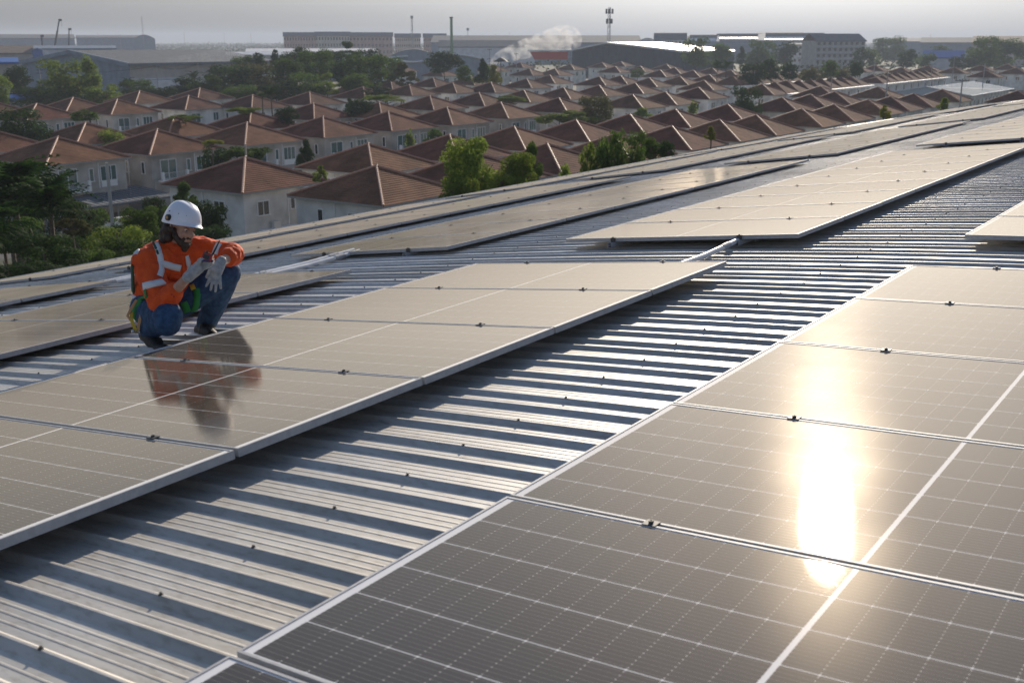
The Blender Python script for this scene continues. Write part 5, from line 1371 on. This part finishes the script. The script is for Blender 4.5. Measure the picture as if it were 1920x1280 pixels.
# gloves with five fingers each
def glove(name, wr, palm, knuckles, tips, thumb):
    mb = MB(); chain(mb, [wr, wr.lerp(palm, .5), palm], [.037, .039, .041], 10)
    for (k, mid, t) in tips: chain(mb, [palm.lerp(k, .5), k, mid, t], [.021, .0122, .0105, .0085], 8)
    chain(mb, [palm.lerp(wr, .3), thumb[0], thumb[1]], [.022, .016, .012], 8)
    return fuse(name, mb, M['glove'], man, .0038, 2, .0008, .02)
palmR = cp(372, 502, 7.21)
tipsR = [(cp(386 + a, 492 + b, 7.20 + .004 * i), cp(397 + a, 488 + b, 7.17 + .008 * i), cp(401 + a * .5, 484 + b, 7.215 + .008 * i)) for i, (a, b) in enumerate(((-5, -2), (-2, 2), (-1, 6), (-3, 10)))]
glove('glove', wrR, palmR, None, tipsR, (cp(374, 489, 7.17), cp(384, 483, 7.165)))
palmL = cp(405, 511, 7.32)
tipsL = [(cp(k[0], k[1], 7.30), cp((k[0] + t[0]) / 2 - .5, (k[1] + t[1]) / 2, 7.285), cp(t[0], t[1], 7.30)) for k, t in (((396, 519), (387, 536)), ((401, 522), (395, 543)), ((407, 522), (404, 546)), ((412, 519), (414, 540)))]
glove('glove', wrL.lerp(palmL, -.1), palmL, None, tipsL, (cp(394, 508, 7.29), cp(388, 519, 7.285)))
for q in ([(376, 488), (384, 487), (392, 488), (400, 489)], ):
    mb = MB(); mb.tube([cp(x, y + 1, 7.165) for x, y in q], [.007, .010, .010, .007], 8); mb.build('glove_palm', M['glove_palm'], man, smooth=True)
# hair and beard
mb = MB()
for x, y, z, r_ in [(.0, -.075, -.03, .060), (.055, -.05, -.05, .045), (-.055, -.05, -.05, .045), (.03, -.085, -.09, .050), (-.03, -.085, -.09, .048), (.0, -.09, -.13, .045), (.060, -.03, -.10, .034), (.045, -.07, -.14, .036), (-.05, -.06, -.13, .036), (.072, .0, -.03, .024), (-.072, .0, -.03, .022), (.02, -.11, -.06, .036)]:
    blob(mb, hp(x, y, z), r_, 8)
fuse('hair', mb, M['hair'], man, .0075, 2, .008, .022)
mb = MB()
for x, y, z, r_ in [(0, .080, -.108, .030), (.026, .066, -.098, .026), (-.026, .066, -.098, .026), (.050, .035, -.075, .022), (-.050, .035, -.075, .022), (.060, .012, -.045, .017), (-.060, .012, -.045, .017), (.012, .098, -.056, .0095), (-.012, .098, -.056, .0095), (.028, .086, -.066, .011), (-.028, .086, -.066, .011), (0, .085, -.135, .020), (.040, .056, -.088, .022), (-.040, .056, -.088, .022), (.056, .026, -.060, .019), (-.056, .026, -.060, .019), (0, .100, -.052, .008)]:
    blob(mb, hp(x, y, z), r_, 8)
fuse('beard', mb, M['hair'], man, .006, 2, .005, .014)
# helmet
mb = MB(); n = 28; rows = []
for i in range(13):
    a = (PI / 2) * i / 12; row = []
    for j in range(n):
        t = 2 * PI * j / n; ca, sa = math.cos(t), math.sin(t)
        rx, ry, rz = .118, .146, .110
        drop = -.020 * (1 - math.cos(a)) - (.044 * max(0, -sa) + .034 * abs(ca) ** 2 * (1 - .5 * max(0, sa))) * (math.sin(a) ** 6)
        x = rx * ca * math.sin(a) ** .85; y = ry * sa * math.sin(a) ** .85 - .012; z = rz * math.cos(a) + drop + .008
        if i == 12 and sa > .25: y += .034 * (sa - .25) / .75; z += .008 * (sa - .25)
        rr_ = math.exp(-((abs(ca * math.sin(a)) - .32) / .07) ** 2) * math.sin(a) ** .5 * (.5 + .5 * math.cos(a)) * .0075       # two raised ridges
        row.append(hp(x, y, z + .052 + rr_))
    rows.append(row)
mb.grid(rows, 0, True)
inn = [[p + (headC + HM @ Vector((0, -.01, .04)) - p) * .06 for p in rows[-1]], [p + (headC + HM @ Vector((0, -.01, .10)) - p) * .30 for p in rows[-1]]]
mb.grid([rows[-1]] + inn, 0, True)
hel = mb.build('helmet', M['helmet'], man, smooth=True)
sub = hel.modifiers.new('s', 'SUBSURF'); sub.levels = 1; sub.render_levels = 1
side = 1 if hside.dot(TOW) > 0 else -1
def disc(name, x, y, z, r_, th, m, ax='x'):
    mb = MB(); c = hp(x, y, z); e = hp(x + th * side, y, z); mb.tube([c, e], [r_, r_ * .85], 14); return mb.build(name, M[m], hel)
disc('ear_dial', side * .110, -.018, .044, .0235, .018, 'black_plastic'); disc('dial_hub', side * .128, -.018, .044, .011, .006, 'tan_strap')
for x, y, z in ((.090, .040, .094), (.100, -.040, .084), (.062, .085, .098)): 
    mb = MB(); blob(mb, hp(side * x, y, z), .0055, 6); mb.build('vent', M['black_plastic'], hel)
mb = MB(); mb.tube([hp(0, .130 * math.sin(q) * .98 - .012, .110 * math.cos(q) + .0625) for q in [(-.9 + 1.9 * i / 14) for i in range(15)]], .0022, 5); mb.build('seam', M['grey_box'], hel)
mb = MB(); mb.tube([hp(side * .100, .0, .02), hp(side * .082, .03, -.045), hp(side * .045, .060, -.10), hp(0, .06, -.125)], .004, 6); mb.build('chin_strap', M['black_plastic'], hel)
# two-way radio
rb = empty('walkie_talkie', cp(390, 483, 7.17)); tag(rb, 'small red and black two-way radio with a long antenna held in the worker glove', 'radio')
ax = Matrix((RIGHT, fwd, UPV)).transposed().to_4x4(); tilt = ax @ Matrix.Rotation(.35, 4, 'Y')
def rbox(name, x0, x1, y0, y1, z0, z1, m):
    mb = MB(); mb.box(x0, x1, y0, y1, z0, z1, 0, tilt); bm = None; return mb.build(name, M[m], rb)
rbox('body', -.036, .030, -.014, .016, -.022, .024, 'red_plastic'); rbox('grille', -.028, .012, -.0165, -.013, -.014, .016, 'black_plastic'); rbox('top_cap', -.036, .030, -.013, .015, .024, .031, 'black_plastic')
mb = MB(); mb.tube([tilt @ Vector((.022, 0, .03)), tilt @ Vector((.026, 0, .065)), cp(412, 451, 7.17) - rb.location], [.0065, .006, .0042], 8); mb.build('antenna', M['black_plastic'], rb)
mb = MB(); mb.tube([tilt @ Vector((-.018, 0, .03)), tilt @ Vector((-.018, 0, .042))], .007, 10); mb.build('knob', M['black_plastic'], rb)

bpy.data.scenes.remove(TMP); bpy.data.batch_remove(DROP)

# ------------------------------------------------------------------ conduit pipes across the walkway
def conduit(v, u0, u1, dz, label, two=False):
    vm = v; t = empty('conduit_pipe', (u0, -v, roof_z(v) + RIBH + .024)); tag(t, label, 'pipe', 'pale conduit pipes across the walkway')
    d = (u1 - u0)
    for k in range(2 if two else 1):
        mb = MB(); y = -.09 * k; mb.tube([(0, y, 0), (d * .6, y, .004), (d, y, dz)], .022, 10); mb.build('pipe', M['pipe'], t)
        mb = MB(); mb.tube([(d * .80, y, dz * .5), (d * .87, y, dz * .68)], .029, 10); mb.tube([(d * .30, y, .002), (d * .34, y, .002)], .027, 10); mb.build('coupling', M['alu'], t)
conduit(-3.72, 7.05, 8.74, .035, 'pale conduit pipe running under the middle of the big second panel block')
conduit(-8.35, 6.9, 8.9, .035, 'pair of pale conduit pipes right of the worker running under the second block', True)
conduit(-1.0, 7.0, 8.8, .035, 'pair of pale conduit pipes cut by the right frame edge in the walkway', True)
conduit(-11.0, 6.8, 8.9, .03, 'pale conduit pipe left of the worker between the eave rows', True)
